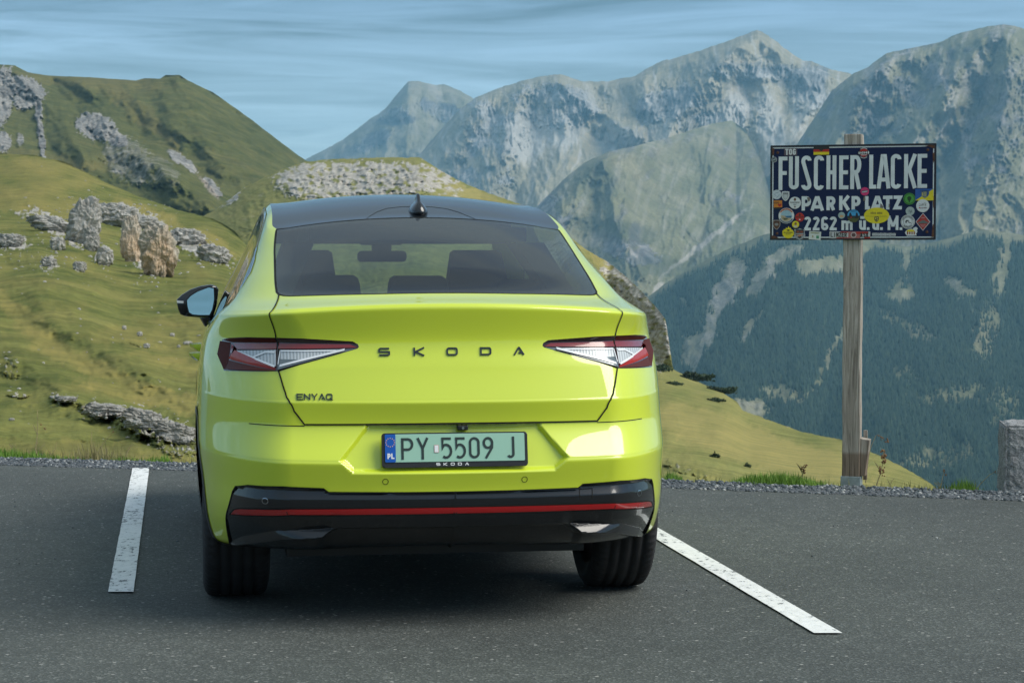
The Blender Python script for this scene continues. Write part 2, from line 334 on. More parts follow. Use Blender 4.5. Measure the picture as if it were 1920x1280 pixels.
def evalS(U, V):
    """u 0-1 rear face, 1-2 rear corner, 2-5 side, 5-6 front corner, 6-7 front face; v = row index. right half (x>=0)"""
    U = np.asarray(U, float); V = np.asarray(V, float)
    p = row_params(V)
    yc,zc,xk,yk,zk,ra,rb,x1,y1,z1,x2,y2,z2,x3,y3,z3,xf,yf,zf,yfc,zfc = [p[..., k] for k in range(21)]
    def face(t, y0, z0, xc, y_, z_):
        return xc*t, y0+(y_-y0)*t**2.3, z0+(z_-z0)*t**2.0
    def dface(t, y0, z0, xc, y_, z_):
        return xc+0*t, (y_-y0)*2.3*t**1.3, (z_-z0)*2*t
    KX = [xk, x1, x2, x3, xf]; KY = [yk, y1, y2, y3, yf]; KZ = [zk, z1, z2, z3, zf]
    def side(s):
        s = np.clip(s, 0, 4-1e-6); i = s.astype(int); t = s-i
        out = []
        for K in (KX, KY, KZ):
            K = np.stack(K, -1); d = np.diff(K, axis=-1)
            m = np.concatenate([d[..., :1], (d[..., :-1]+d[..., 1:])/2, d[..., -1:]], -1)
            g = lambda A, j: np.take_along_axis(A, j[..., None], -1)[..., 0]
            out.append((2*t**3-3*t**2+1)*g(K, i)+(t**3-2*t**2+t)*g(m, i)+(-2*t**3+3*t**2)*g(K, i+1)+(t**3-t**2)*g(m, i+1))
        return out
    e = 1e-3
    L1 = np.maximum(y1-yk, .05); s0 = rb/L1
    t0 = 1-ra/xk
    P = [np.zeros(np.broadcast(U, V).shape) for _ in range(3)]
    def put(mask, vals):
        for k in range(3): P[k] = np.where(mask, vals[k], P[k])
    put(U <= 1, face(np.clip(U, 0, 1)*t0, yc, zc, xk, yk, zk))
    # rear corner hermite
    A = face(t0, yc, zc, xk, yk, zk); dA = dface(t0, yc, zc, xk, yk, zk)
    B = side(s0); B2 = side(s0+e); dB = [(b2-b)/e for b, b2 in zip(B, B2)]
    def hermite(t, A, dA, B, dB, ka, kb):
        nA = np.sqrt(sum(d*d for d in dA)); nB = np.sqrt(sum(d*d for d in dB))
        return [(2*t**3-3*t**2+1)*a+(t**3-2*t**2+t)*da/nA*ka+(-2*t**3+3*t**2)*b+(t**3-t**2)*db/nB*kb for a, da, b, db in zip(A, dA, B, dB)]
    put((U > 1) & (U <= 2), hermite(np.clip(U-1, 0, 1), A, dA, B, dB, ra*1.55, rb*1.55))
    rf = .28
    s1 = 4-rf/np.maximum(yf-y3, .12)*.8; s1 = np.maximum(s1, 3.2)
    w = np.clip((U-2)/3, 0, 1)
    put((U > 2) & (U <= 5), side(s0+(s1-s0)*w))
    tf = 1-rf*.8/xf
    A = side(s1); A2 = side(s1+e); dA = [(b-a)/e for a, b in zip(A, A2)]
    B = face(tf, yfc, zfc, xf, yf, zf); dB = [-d for d in dface(tf, yfc, zfc, xf, yf, zf)]
    put((U > 5) & (U <= 6), hermite(np.clip(U-5, 0, 1), A, dA, B, dB, .3, .3))
    put(U > 6, face((1-np.clip(U-6, 0, 1))*tf, yfc, zfc, xf, yf, zf))
    return P
# ================================================================ GROUND AND MOUNTAINS
_cP, _sP = math.cos(PITCH), math.sin(PITCH)
def wpt(px, py, D):
    """point seen in direction (px, py), D metres ahead (arrays welcome)"""
    up = (640-np.asarray(py, float))/FPX; y = _cP+up*_sP; z = -_sP+up*_cP; x = (np.asarray(px, float)-960)/FPX
    return np.stack(np.broadcast_arrays(x/y*D, D+0*x, EYE+z/y*D), -1)
def set_attr(o, name, arr):
    a = o.data.attributes.new(name, 'FLOAT', 'POINT'); a.data.foreach_set('value', np.asarray(arr, np.float32).ravel())
def ramp(nt, fac, stops):
    r = nt.nodes.new('ShaderNodeValToRGB'); e = r.color_ramp.elements
    while len(e) < len(stops): e.new(.5)
    for k, (p, c) in enumerate(stops): e[k].position = p; e[k].color = (*c, 1)
    nt.links.new(fac, r.inputs[0]); return r.outputs[0]
def noise_n(nt, vec, scale, detail=8, rough=.6, dist=0, sx=(1, 1, 1), rot=(0, 0, 0)):
    mp = nt.nodes.new('ShaderNodeMapping'); mp.inputs['Scale'].default_value = sx; mp.inputs['Rotation'].default_value = rot; nt.links.new(vec, mp.inputs[0])
    n = nt.nodes.new('ShaderNodeTexNoise'); n.inputs['Scale'].default_value = scale; n.inputs['Detail'].default_value = detail; n.inputs['Roughness'].default_value = rough; n.inputs['Distortion'].default_value = dist
    nt.links.new(mp.outputs[0], n.inputs['Vector']); return n.outputs[0]
def mixn(nt, fac, a, b, mode='MIX'):
    m = nt.nodes.new('ShaderNodeMixRGB'); m.blend_type = mode
    for i, v in enumerate((fac, a, b)):
        if isinstance(v, (int, float)): m.inputs[i].default_value = v if i == 0 else (v, v, v, 1)
        elif isinstance(v, tuple): m.inputs[i].default_value = (*v, 1)
        else: nt.links.new(v, m.inputs[i])
    return m.outputs[0]
def terrain_mat(name, grass, rock, scree, unit, forest=None, bump=.6, gstreak=1.0):
    """grass/rock/scree: lists of three colours; unit: metres of the middle feature size"""
    m, nt, b = nmat(name); b.inputs['Roughness'].default_value = .95; b.inputs['Specular IOR Level'].default_value = .1
    tc = nt.nodes.new('ShaderNodeTexCoord'); P = tc.outputs['Object']
    def att(n):
        a = nt.nodes.new('ShaderNodeAttribute'); a.attribute_name = n; return a.outputs['Fac']
    n1 = noise_n(nt, P, 1/unit, 9, .62, .4); n2 = noise_n(nt, P, 5/unit, 8, .65); n3 = noise_n(nt, P, .28/unit, 5, .55, .8)
    st = noise_n(nt, P, 2.2/unit, 6, .6, .3, (1, 1, 3.2))
    g = ramp(nt, mixn(nt, .5, n1, n3), [(.36, grass[0]), (.5, grass[1]), (.64, grass[2])])
    g = mixn(nt, .40*gstreak, g, ramp(nt, st, [(.35, tuple(c*.55 for c in grass[0])), (.62, tuple(c*1.15 for c in grass[2]))]))
    g = mixn(nt, .45, g, ramp(nt, n2, [(.3, (.45, .45, .45)), (.7, (1.35, 1.35, 1.3))]), 'MULTIPLY')
    n4 = noise_n(nt, P, 34/unit, 5, .7); g = mixn(nt, .55, g, ramp(nt, n4, [(.32, (.52, .55, .5)), (.68, (1.4, 1.38, 1.35))]), 'MULTIPLY')
    dry = ramp(nt, n2, [(.3, tuple(c*.8 for c in grass[2])), (.7, tuple(min(1, c*v) for c, v in zip(grass[2], (1.45, 1.25, 1.2))))])
    g = mixn(nt, att('dry'), g, dry)
    vo = nt.nodes.new('ShaderNodeTexVoronoi'); vo.inputs['Scale'].default_value = 3.2/unit; vo.feature = 'DISTANCE_TO_EDGE'
    wv = nt.nodes.new('ShaderNodeVectorMath'); wv.operation = 'ADD'; nt.links.new(P, wv.inputs[0])
    nn = nt.nodes.new('ShaderNodeTexNoise'); nn.inputs['Scale'].default_value = 2/unit; nt.links.new(P, nn.inputs['Vector'])
    sc = nt.nodes.new('ShaderNodeVectorMath'); sc.operation = 'SCALE'; sc.inputs['Scale'].default_value = unit*.5; nt.links.new(nn.outputs['Color'], sc.inputs[0]); nt.links.new(sc.outputs[0], wv.inputs[1]); nt.links.new(wv.outputs[0], vo.inputs['Vector'])
    r = ramp(nt, mixn(nt, .5, n1, n2), [(.34, rock[0]), (.5, rock[1]), (.64, rock[2])])
    r = mixn(nt, .5, r, ramp(nt, vo.outputs['Distance'], [(.0, (.3, .3, .3)), (.12, (1.1, 1.1, 1.1))]), 'MULTIPLY')
    s = ramp(nt, n2, [(.3, scree[0]), (.7, scree[1])])
    rk = att('rock'); 
    thr = nt.nodes.new('ShaderNodeMapRange'); thr.inputs[1].default_value = .40; thr.inputs[2].default_value = .62
    ad = nt.nodes.new('ShaderNodeMath'); ad.operation = 'MULTIPLY_ADD'; ad.inputs[1].default_value = .55; nt.links.new(n2, ad.inputs[0]); 
    sub = nt.nodes.new('ShaderNodeMath'); sub.operation = 'SUBTRACT'; sub.inputs[1].default_value = .275; nt.links.new(rk, sub.inputs[0]); nt.links.new(sub.outputs[0], ad.inputs[2]); nt.links.new(ad.outputs[0], thr.inputs[0])
    c = mixn(nt, thr.outputs[0], g, r); c = mixn(nt, att('scree'), c, s)
    if forest:
        ff = ramp(nt, n2, [(.35, forest[0]), (.65, forest[1])]); c = mixn(nt, att('forest'), c, ff)
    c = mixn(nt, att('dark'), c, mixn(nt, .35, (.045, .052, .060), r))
    nt.links.new(c, b.inputs['Base Color'])
    bp = nt.nodes.new('ShaderNodeBump'); bp.inputs['Strength'].default_value = bump; bp.inputs['Distance'].default_value = unit*.12
    h = mixn(nt, thr.outputs[0], mixn(nt, .35, 0.0, n2), mixn(nt, .5, n2, vo.outputs['Distance'])); nt.links.new(h, bp.inputs['Height']); nt.links.new(bp.outputs[0], b.inputs['Normal'])
    return m
def blobs(X, Y, lst, warp=14, wscale=40, seed=0):
    """soft-edged patches with ragged borders; (cx, cy, rx, ry, degrees, amount)"""
    X = X+warp*fbm(X/wscale, Y/wscale, 5, ox=seed+3.3, gain=.65); Y = Y+warp*fbm(X/wscale, Y/wscale, 5, ox=seed+51.7, gain=.65)
    brk = .45*fbm(X/wscale*4, Y/wscale*4, 4, ox=seed+8.8, gain=.7)
    out = np.zeros(X.shape)
    for cx, cy, rx, ry, a, amt in lst:
        c, s = math.cos(R_(a)), math.sin(R_(a)); u = ((X-cx)*c+(Y-cy)*s)/rx; v = (-(X-cx)*s+(Y-cy)*c)/ry; d = np.sqrt(u*u+v*v)
        out = np.maximum(out, amt*sstep(1.25, .75, d+brk))
    return out
def spurs(X, Y, lst, warp=8, seed=0):
    X = X+warp*fbm(X/30, Y/30, 4, ox=seed+9.1); Y = Y+warp*fbm(X/30, Y/30, 4, ox=seed+77.)
    out = np.zeros(X.shape)
    for pts, w, amp in lst:
        d = np.full(X.shape, 1e9)
        for (ax, ay), (bx, by) in zip(pts, pts[1:]):
            ex, ey = bx-ax, by-ay; t = np.clip(((X-ax)*ex+(Y-ay)*ey)/(ex*ex+ey*ey), 0, 1); d = np.minimum(d, np.hypot(X-ax-ex*t, Y-ay-ey*t))
        out = np.maximum(out, amp*np.clip(1-d/w, 0, 1)) if amp > 0 else np.minimum(out, amp*np.clip(1-d/w, 0, 1))
    return out
LAYERS = {}
def sheet(name, crest, base, Dc, Db, x0, x1, nx, ny, mat, relief, attrs, jag=2.0, jagscale=22, power=1.0, back=.35, seed=0, foot=None):
    X = np.linspace(x0, x1, nx); cx, cy = np.array(crest, float).T; bx, by = np.array(base, float).T
    def curve(px, kx, ky): return np.interp(px, kx, ky)
    C = curve(X, cx, cy); B = curve(X, bx, by)
    J = jag*fbm(X/jagscale, X*0+seed*3.7, 5, gain=.6)
    dc = curve(X, *np.array(Dc, float).T); db = curve(X, *np.array(Db, float).T)
    t = np.linspace(0, 1, ny)**1.05; T = t[:, None]; XX = np.broadcast_to(X, (ny, nx)); YG = C.min()+(B-C.min())*T; C2 = C+J; YY = np.maximum(YG, C2); T = np.clip((YY-C2)/(B-C2), 0, 1)
    kw = 41; ker = np.hanning(kw+2)[1:-1]; ker /= ker.sum(); Cs = np.convolve(np.pad(C, kw//2, mode='edge'), ker, 'valid')
    Ts = np.clip((YY-Cs)/(B-Cs), 0, 1); DD = db*(dc/db)**((1-Ts)**power)
    if foot is not None:        # a steep face above a foot line, the slope below it
        yg = np.maximum(curve(X, *np.array(foot, float).T), C+1e-3); yg = np.convolve(np.pad(yg, 10, mode='edge'), np.hanning(23)[1:-1]/np.hanning(23).sum(), 'valid'); tb = np.clip((YY-yg)/(B-yg), 0, 1)
        DD = np.where(YY > yg, db*(dc/db)**((1-tb)**power), dc*(1+.22*(yg-YY)/200))
    rel = relief(XX, YY, T)                                   # metres towards the viewer
    fade = sstep(0, .04, T)*.85+.15
    D2 = DD-rel*fade
    P = wpt(XX, YY, D2)
    # far side of the ridge
    nb = 6; Pb = []
    for k in range(nb, 0, -1):
        q = P[0].copy(); f = k/nb; q[:, 1] = q[:, 1]+dc*back*f; q[:, 0] = q[:, 0]*(1+back*f*.9); q[:, 2] = q[:, 2]-dc*back*f*(.45+.25*f); Pb.append(q)
    P = np.concatenate([np.array(Pb), P])
    o = grid_obj(name, P, mat, None, True, flip=True)
    for k, fn in attrs.items():
        A = np.clip(fn(XX, YY, T), 0, 1); A = np.concatenate([np.repeat(A[:1], nb, 0), A]); set_attr(o, k, A)
    for k in ('rock', 'dry', 'scree', 'forest', 'dark'):
        if k not in attrs: set_attr(o, k, np.zeros(P.shape[0]*P.shape[1]))
    def dist(px, py):
        c = np.interp(px, X, C); b = np.interp(px, X, B); i = int(np.argmin(np.abs(X-px))); j = int(np.argmin(np.abs(YY[:, i]-py)))
        return float(D2[j, i])
    LAYERS[name] = dist
    return o

# ---- paved parking area, gravel shoulder
def edge_y(x, off=0.0):              # inner edge of the gravel; outer edge = +.5
    k = np.interp(x, [-40, -3.41, -2.08, .90, 2.91, 40], [22.5, 13.86, 13.50, 12.51, 11.84, -2.0]); return k+off
def asphalt_mat():
    m, nt, b = nmat('asphalt'); tc = nt.nodes.new('ShaderNodeTexCoord'); P = tc.outputs['Object']
    big = noise_n(nt, P, .55, 5, .55, .5); mid = noise_n(nt, P, 7, 7, .6); 
    vo = nt.nodes.new('ShaderNodeTexVoronoi'); vo.inputs['Scale'].default_value = 120; nt.links.new(P, vo.inputs['Vector'])
    sp = nt.nodes.new('ShaderNodeTexVoronoi'); sp.inputs['Scale'].default_value = 34; nt.links.new(P, sp.inputs['Vector'])
    sepc = nt.nodes.new('ShaderNodeSeparateColor'); nt.links.new(vo.outputs['Color'], sepc.inputs[0])
    seps = nt.nodes.new('ShaderNodeSeparateColor'); nt.links.new(sp.outputs['Color'], seps.inputs[0])
    c = ramp(nt, sepc.outputs[0], [(.0, (.055, .062, .058)), (.55, (.072, .081, .075)), (.88, (.095, .105, .098)), (.98, (.16, .17, .16))])
    c = mixn(nt, .7, c, ramp(nt, big, [(.3, (.74, .75, .76)), (.7, (1.22, 1.2, 1.18))]), 'MULTIPLY')
    c = mixn(nt, .4, c, ramp(nt, mid, [(.3, (.7, .7, .7)), (.7, (1.25, 1.25, 1.25))]), 'MULTIPLY')
    # scattered bright chips
    lt = nt.nodes.new('ShaderNodeMath'); lt.operation = 'LESS_THAN'; lt.inputs[1].default_value = .24; nt.links.new(sp.outputs['Distance'], lt.inputs[0])
    gt = nt.nodes.new('ShaderNodeMath'); gt.operation = 'GREATER_THAN'; gt.inputs[1].default_value = .93; nt.links.new(seps.outputs[1], gt.inputs[0])
    mu = nt.nodes.new('ShaderNodeMath'); mu.operation = 'MULTIPLY'; nt.links.new(lt.outputs[0], mu.inputs[0]); nt.links.new(gt.outputs[0], mu.inputs[1])
    c = mixn(nt, mu.outputs[0], c, (.30, .30, .28))
    nt.links.new(c, b.inputs['Base Color']); b.inputs['Roughness'].default_value = .82; b.inputs['Specular IOR Level'].default_value = .35
    bp = nt.nodes.new('ShaderNodeBump'); bp.inputs['Strength'].default_value = .6; bp.inputs['Distance'].default_value = .004
    nt.links.new(vo.outputs['Distance'], bp.inputs['Height']); nt.links.new(bp.outputs[0], b.inputs['Normal'])
    return m
M_asph = asphalt_mat()
xs = np.linspace(-40, 40, 161); ys = edge_y(xs)+.012*np.sin(xs*9)+.02*fbm(xs*2, xs*0, 4)
rows = np.linspace(0, 1, 41); PP = np.zeros((41, 161, 3))
for i, r in enumerate(rows):
    PP[i, :, 0] = xs; PP[i, :, 1] = -24+(ys+24)*r; PP[i, :, 2] = .004*fbm(xs*.7, xs*0+r*30, 2)*(r < .999)
tag(grid_obj('parking_lot', PP, M_asph), kind='structure')
# painted bay lines
def paint_mat():
    m, nt, b = nmat('worn_white_road_paint'); tc = nt.nodes.new('ShaderNodeTexCoord'); P = tc.outputs['Object']
    a = noise_n(nt, P, 34, 9, .75, .2, (1, .55, 1)); w = noise_n(nt, P, 3.2, 4, .6)
    f = nt.nodes.new('ShaderNodeMath'); f.operation = 'MULTIPLY_ADD'; f.inputs[1].default_value = .35; nt.links.new(w, f.inputs[0]); nt.links.new(a, f.inputs[2])
    c = ramp(nt, f.outputs[0], [(.565, (.10, .105, .105)), (.60, (.70, .71, .69)), (.80, (.84, .84, .82))])
    nt.links.new(c, b.inputs['Base Color']); b.inputs['Roughness'].default_value = .6
    bp = nt.nodes.new('ShaderNodeBump'); bp.inputs['Strength'].default_value = .4; bp.inputs['Distance'].default_value = .004; nt.links.new(a, bp.inputs['Height']); nt.links.new(bp.outputs[0], b.inputs['Normal'])
    return m
M_line = paint_mat()
def line(pa, pb, wa, wb):
    n = 40; P = np.zeros((n, 3, 3))
    for i in range(n):
        f = i/(n-1); x = pa[0]+(pb[0]-pa[0])*f; y = pa[1]+(pb[1]-pa[1])*f; w = wa+(wb-wa)*f
        j = .0007*math.sin(i*2.3)+.0006*math.sin(i*5.1)
        P[i, 0] = (x-w/2+j, y, .0075); P[i, 1] = (x, y, .0075); P[i, 2] = (x+w/2+j*.6, y, .0075)
    tag(grid_obj('bay_line', P, M_line), kind='structure')
line((-1.629, 8.61), (-2.435, 13.60), .106, .110)
line((1.174, 7.67), (.385, 12.55), .106, .108)

# gravel bed and stones
M_gravel = pmat('gravel_stone', (.17, .185, .20), .9, var=.45, vscale=18)
xs = np.linspace(-30, 30, 241); P = np.zeros((6, 241, 3))
for i, (o_, z) in enumerate(((-.03, -.012), (0, .004), (.12, .010), (.34, .004), (.44, -.02), (.55, -.10))):
    P[i, :, 0] = xs; P[i, :, 1] = edge_y(xs)+o_+.03*fbm(xs*1.5, xs*0+i, 3); P[i, :, 2] = z+.006*fbm(xs*6, xs*0+i*9, 3)
tag(grid_obj('gravel_bed', P, pmat('gravel_bed', (.09, .10, .11), .95, var=.5, vscale=40, bump=1, bscale=90)), kind='structure')
def scatter_stones(name, n, xr, offr, size, mat, seed):
    rg = np.random.RandomState(seed); bm = bmesh.new(); bmesh.ops.create_icosphere(bm, subdivisions=1, radius=1); bv = np.array([v.co[:] for v in bm.verts]); bf = np.array([[v.index for v in f.verts] for f in bm.faces]); bm.free()
    x = rg.uniform(*xr, n); o_ = rg.uniform(0, 1, n); o_ = offr[0]+(offr[1]-offr[0])*o_; s = size[0]+(size[1]-size[0])*rg.rand(n)**2.2
    y = edge_y(x)+o_; z = .008*np.sin(np.clip((o_+.03)/.5, 0, 1)*math.pi)+s*.2
    jit = 1+.35*(rg.rand(n, len(bv), 1)-.5); ang = rg.rand(n)*6.28; V = bv[None]*jit*np.stack([rg.uniform(.7, 1.4, n), rg.uniform(.7, 1.2, n), rg.uniform(.5, .95, n)], 1)[:, None]
    c, s_ = np.cos(ang)[:, None], np.sin(ang)[:, None]; V = np.stack([V[..., 0]*c-V[..., 1]*s_, V[..., 0]*s_+V[..., 1]*c, V[..., 2]], -1)*s[:, None, None]+np.stack([x, y, z], 1)[:, None]
    F = (bf[None]+np.arange(n)[:, None, None]*len(bv)).reshape(-1, 3)
    me = bpy.data.meshes.new(name); V = V.reshape(-1, 3)
    me.vertices.add(len(V)); me.vertices.foreach_set('co', V.ravel().astype(np.float32)); me.loops.add(F.size); me.loops.foreach_set('vertex_index', F.ravel().astype(np.int32))
    me.polygons.add(len(F)); me.polygons.foreach_set('loop_start', np.arange(0, F.size, 3, dtype=np.int32)); me.polygons.foreach_set('loop_total', np.full(len(F), 3, np.int32)); me.update(calc_edges=True)
    a = me.attributes.new('shade', 'FLOAT', 'POINT'); a.data.foreach_set('value', np.repeat(rg.rand(n), len(bv)).astype(np.float32))
    me.materials.append(mat); o = bpy.data.objects.new(name, me); COL.objects.link(o); return o
mg, nt, b = nmat('mixed_gravel'); at = nt.nodes.new('ShaderNodeAttribute'); at.attribute_name = 'shade'
nt.links.new(ramp(nt, at.outputs['Fac'], [(0, (.035, .045, .052)), (.45, (.08, .098, .112)), (.85, (.15, .165, .18)), (.97, (.40, .41, .40))]), b.inputs['Base Color']); b.inputs['Roughness'].default_value = .85
tag(scatter_stones('gravel', 10500, (-4.6, 4.2), (-.03, .44), (.005, .0145), mg, 3), 'grey and white crushed gravel strewn along the edge of the asphalt', None, kind='stuff')

tag(scatter_stones('loose_grit', 420, (-4.2, 4.0), (-4.5, 0.0), (.0025, .0065), mg, 33), 'loose grit and tiny stones lying on the asphalt', None, kind='stuff')
# ---- verge beyond the gravel
GR1 = [(.070, .096, .024), (.125, .145, .036), (.215, .20, .062)]
M_near = terrain_mat('alpine_grass_near', GR1, [(.20, .19, .16), (.38, .36, .32), (.55, .52, .47)], [(.3, .28, .25), (.45, .42, .38)], 9.0, bump=.5)
xs = np.linspace(-26, 26, 160); P = np.zeros((14, 160, 3))
for i in range(14):
    f = i/13; P[i, :, 0] = xs*(1+.25*f); P[i, :, 1] = edge_y(xs)+.38+5.5*f; P[i, :, 2] = -.045-1.15*f**1.1+.05*fbm(xs, xs*0+f*7, 4)*f
o = grid_obj('grass_verge', P, M_near); tag(o, kind='structure')
for k in ('rock', 'dry', 'scree', 'forest', 'dark'): set_attr(o, k, np.zeros(14*160))

# ---- near left hillside
def z5(lst): return lst
rocksL3 = [(105, 425, 62, 15, 38, .9), (60, 405, 40, 10, 10, .6), (158, 420, 22, 46, -12, 1.0), (212, 402, 34, 18, 15, 1.0), (285, 460, 44, 62, 0, .75), (370, 462, 62, 17, 28, 1.0), (25, 455, 34, 14, 0, .8),
           (193, 480, 18, 18, 0, .9), (92, 495, 20, 18, 20, .7), (150, 500, 12, 9, 0, .8), (60, 470, 80, 30, 20, .42), (20, 690, 16, 24, 0, .5), (112, 748, 20, 8, 5, .8), (195, 768, 42, 14, 8, 1.0), (290, 800, 72, 24, 17, .85), (330, 830, 50, 22, 10, .6), (35, 740, 20, 5, 0, .6),
           (250, 640, 40, 6, 10, .35), (200, 385, 90, 10, 6, .35)]
def rel_L3(X, Y, T):
    s = T*1.0; g = fbm(X/150, Y/85, 5, ox=4)*9*(1-T)+fbm(X/60, Y/30, 5, ox=9)*2.6*(1-T*.8)
    g += fbm(X/14, Y/8, 4, ox=2)*.26*(1-T*.8)+.5*(1-T)*ridged(X/70+Y/50, Y/46-X/60, 4, ox=5)*2.4
    rk = blobs(X, Y, rocksL3, 10, 26, 1)
    g += rk*(ridged(X/9, Y/12, 4, ox=3)*3.2+1.5)*(1-T*.75)
    g += spurs(X, Y, [([(220, 385), (290, 400), (360, 430), (430, 470), (520, 520)], 26, 6), ([(60, 520), (200, 640), (330, 750), (420, 800)], 60, 5), ([(0, 640), (120, 740), (300, 800)], 40, 3)], 8, 2)*(1-T*.6)
    g -= -spurs(X, Y, [([(0, 560), (120, 660), (260, 740), (420, 790)], 40, -3)], 8, 5)*(1-T*.6)
    return g
dryL3 = [(330, 425, 130, 14, 26, .9), (90, 385, 190, 20, 4, .65), (60, 330, 140, 40, 0, .45), (60, 610, 110, 22, 40, .7), (180, 690, 120, 14, 20, .7), (300, 745, 160, 18, 12, .7), (150, 850, 220, 22, 3, .5), (300, 620, 130, 30, -5, .4), (320, 680, 90, 14, 12, .5)]
o = sheet('grass_hillside', [(-500, 270), (-200, 280), (0, 289), (60, 290), (120, 304), (200, 343), (260, 368), (330, 393), (400, 410), (440, 432), (470, 470), (520, 510), (600, 560), (760, 660), (1000, 800), (1200, 900)],
      [(-500, 900), (1200, 935)], [(-500, 420), (0, 400), (260, 330), (440, 250), (600, 160), (900, 60), (1200, 26)], [(-500, 17.5), (0, 17.5), (1200, 16.0)], -500, 1200, 560, 350, M_near, rel_L3,
      {'rock': lambda X, Y, T: np.clip(blobs(X, Y, rocksL3, 12, 18, 1)*(.72+1.1*fbm(X/7, Y/9, 4, ox=88)), 0, 1), 'dry': lambda X, Y, T: np.clip(blobs(X, Y, dryL3, 22, 50, 7)+.9*fbm(X/90-Y/60, Y/34+X/260, 5, ox=6)*(1-T*.3), 0, .9)}, jag=2.5, jagscale=25, power=1.15, back=.06, seed=1)
tag(o, kind='structure')

_lo = o
def hillside_stones():
    co = np.zeros(len(_lo.data.vertices)*3, np.float32); _lo.data.vertices.foreach_get('co', co); G = co.reshape(-1, 560, 3)[6:]
    rg = np.random.RandomState(21); n = 2600; i = rg.randint(20, G.shape[0]-30, n); j = rg.randint(130, 330, n); P = G[i, j]; Pn = G[i+1, j]
    X = 960+FPX*P[:, 0]/P[:, 1]; Y = 474-FPX*(P[:, 2]-EYE)/P[:, 1]; keep = (rg.rand(n) < .06+1.3*blobs(X, Y, [(a, b, c*1.35, d*1.6, e, f) for a, b, c, d, e, f in rocksL3], 14, 26, 1)) & (np.linalg.norm(P-Pn, axis=1) > 1e-3)
    P = P[keep]; n = len(P); bm = bmesh.new(); bmesh.ops.create_icosphere(bm, subdivisions=1, radius=1); bv = np.array([v.co[:] for v in bm.verts]); bf = np.array([[v.index for v in f.verts] for f in bm.faces]); bm.free()
    s = P[:, 1]/FPX*rg.uniform(1.0, 4.2, n)*(rg.rand(n)**1.3*.8+.4); V = bv[None]*(1+.6*(rg.rand(n, len(bv), 1)-.5))*np.stack([rg.uniform(.8, 1.5, n), rg.uniform(.7, 1.2, n), rg.uniform(.5, 1.0, n)], 1)[:, None]*s[:, None, None]+P[:, None]
    F = (bf[None]+np.arange(n)[:, None, None]*len(bv)).reshape(-1, 3); o2 = mesh_obj('scattered_stones', V.reshape(-1, 3), F, pmat('pale_stones', (.34, .33, .30), .95, var=.35, vscale=.3)); tag(o2, 'small pale stones scattered over the grassy hillside', None, kind='stuff')
hillside_stones()

# ---- middle ridge with the limestone cliff behind the car, falling to the right
rocksL2 = [(700, 335, 165, 34, 0, .95), (600, 340, 90, 38, 0, .9), (560, 375, 150, 55, -14, .38), (820, 345, 60, 22, 20, .6), (430, 372, 26, 12, -35, .8), (455, 345, 14, 6, -30, .7), (1170, 560, 46, 62, 35, 1.0), (1225, 620, 34, 85, 0, 1.0), (1150, 510, 30, 22, 30, .8), (1290, 880, 45, 9, 15, .45), (1480, 800, 12, 4, 10, .5)]
def rel_L2(X, Y, T):
    g = fbm(X/120, Y/90, 5, ox=14)*16+fbm(X/38, Y/24, 5, ox=19)*5+fbm(X/10, Y/6, 4, ox=12)*1.0
    f = np.clip(1-(X-700)/900, .10, 1); rk = blobs(X, Y, rocksL2, 8, 22, 3)
    g += rk*(ridged(X/13, Y/24, 5, ox=8)*10+ridged(X/34, Y/8, 4, ox=4)*7+fbm(X/9, Y/7, 4, ox=17)*4)
    return g*f
GR1b = [(.095, .130, .034), (.165, .190, .055), (.265, .250, .090)]
M_near2 = terrain_mat('alpine_grass_ridge', GR1b, [(.22, .205, .17), (.40, .375, .33), (.56, .53, .48)], [(.3, .28, .25), (.45, .42, .38)], 9.0, bump=.6)
o = sheet('grass_ridge', [(330, 430), (400, 396), (430, 374), (460, 351), (500, 330), (545, 312), (575, 303), (620, 298), (700, 296), (788, 295), (812, 310), (850, 334), (890, 352), (940, 371), (990, 388), (1015, 400), (1060, 438), (1100, 468), (1150, 498), (1180, 524), (1205, 548), (1232, 578), (1248, 598), (1254, 640), (1262, 692), (1300, 712), (1345, 731), (1382, 752), (1392, 768), (1440, 787), (1500, 808), (1575, 824), (1640, 850), (1700, 878), (1750, 910), (1800, 945), (1900, 985)],
      [(330, 700), (700, 800), (1000, 900), (1240, 952), (1900, 1010)], [(330, 620), (620, 640), (900, 560), (1100, 420), (1250, 300), (1400, 210), (1600, 130), (1760, 75), (1900, 40)], [(330, 150), (1000, 60), (1240, 19), (1500, 17.5), (1900, 16)], 330, 1900, 600, 310, M_near2, rel_L2,
      {'rock': lambda X, Y, T: np.clip(blobs(X, Y, rocksL2, 8, 22, 3)*(.72+.9*fbm(X/16, Y/9, 4, ox=91)), 0, 1), 'dry': lambda X, Y, T: np.clip(.30+blobs(X, Y, [(1450, 850, 200, 30, 14, .6), (1330, 800, 120, 30, 14, .5), (900, 372, 80, 12, 22, .8), (1150, 500, 70, 14, 35, .8)], 16, 40, 9)+.45*fbm(X/50, Y/26, 4, ox=26), 0, .85)}, jag=3.0, jagscale=16, power=1.1, back=.10, seed=2, foot=[(330, 0), (1060, 0), (1130, 640), (1200, 672), (1255, 690), (1262, 692), (1270, 696.2), (1300, 0), (1900, 0)])
tag(o, kind='structure')

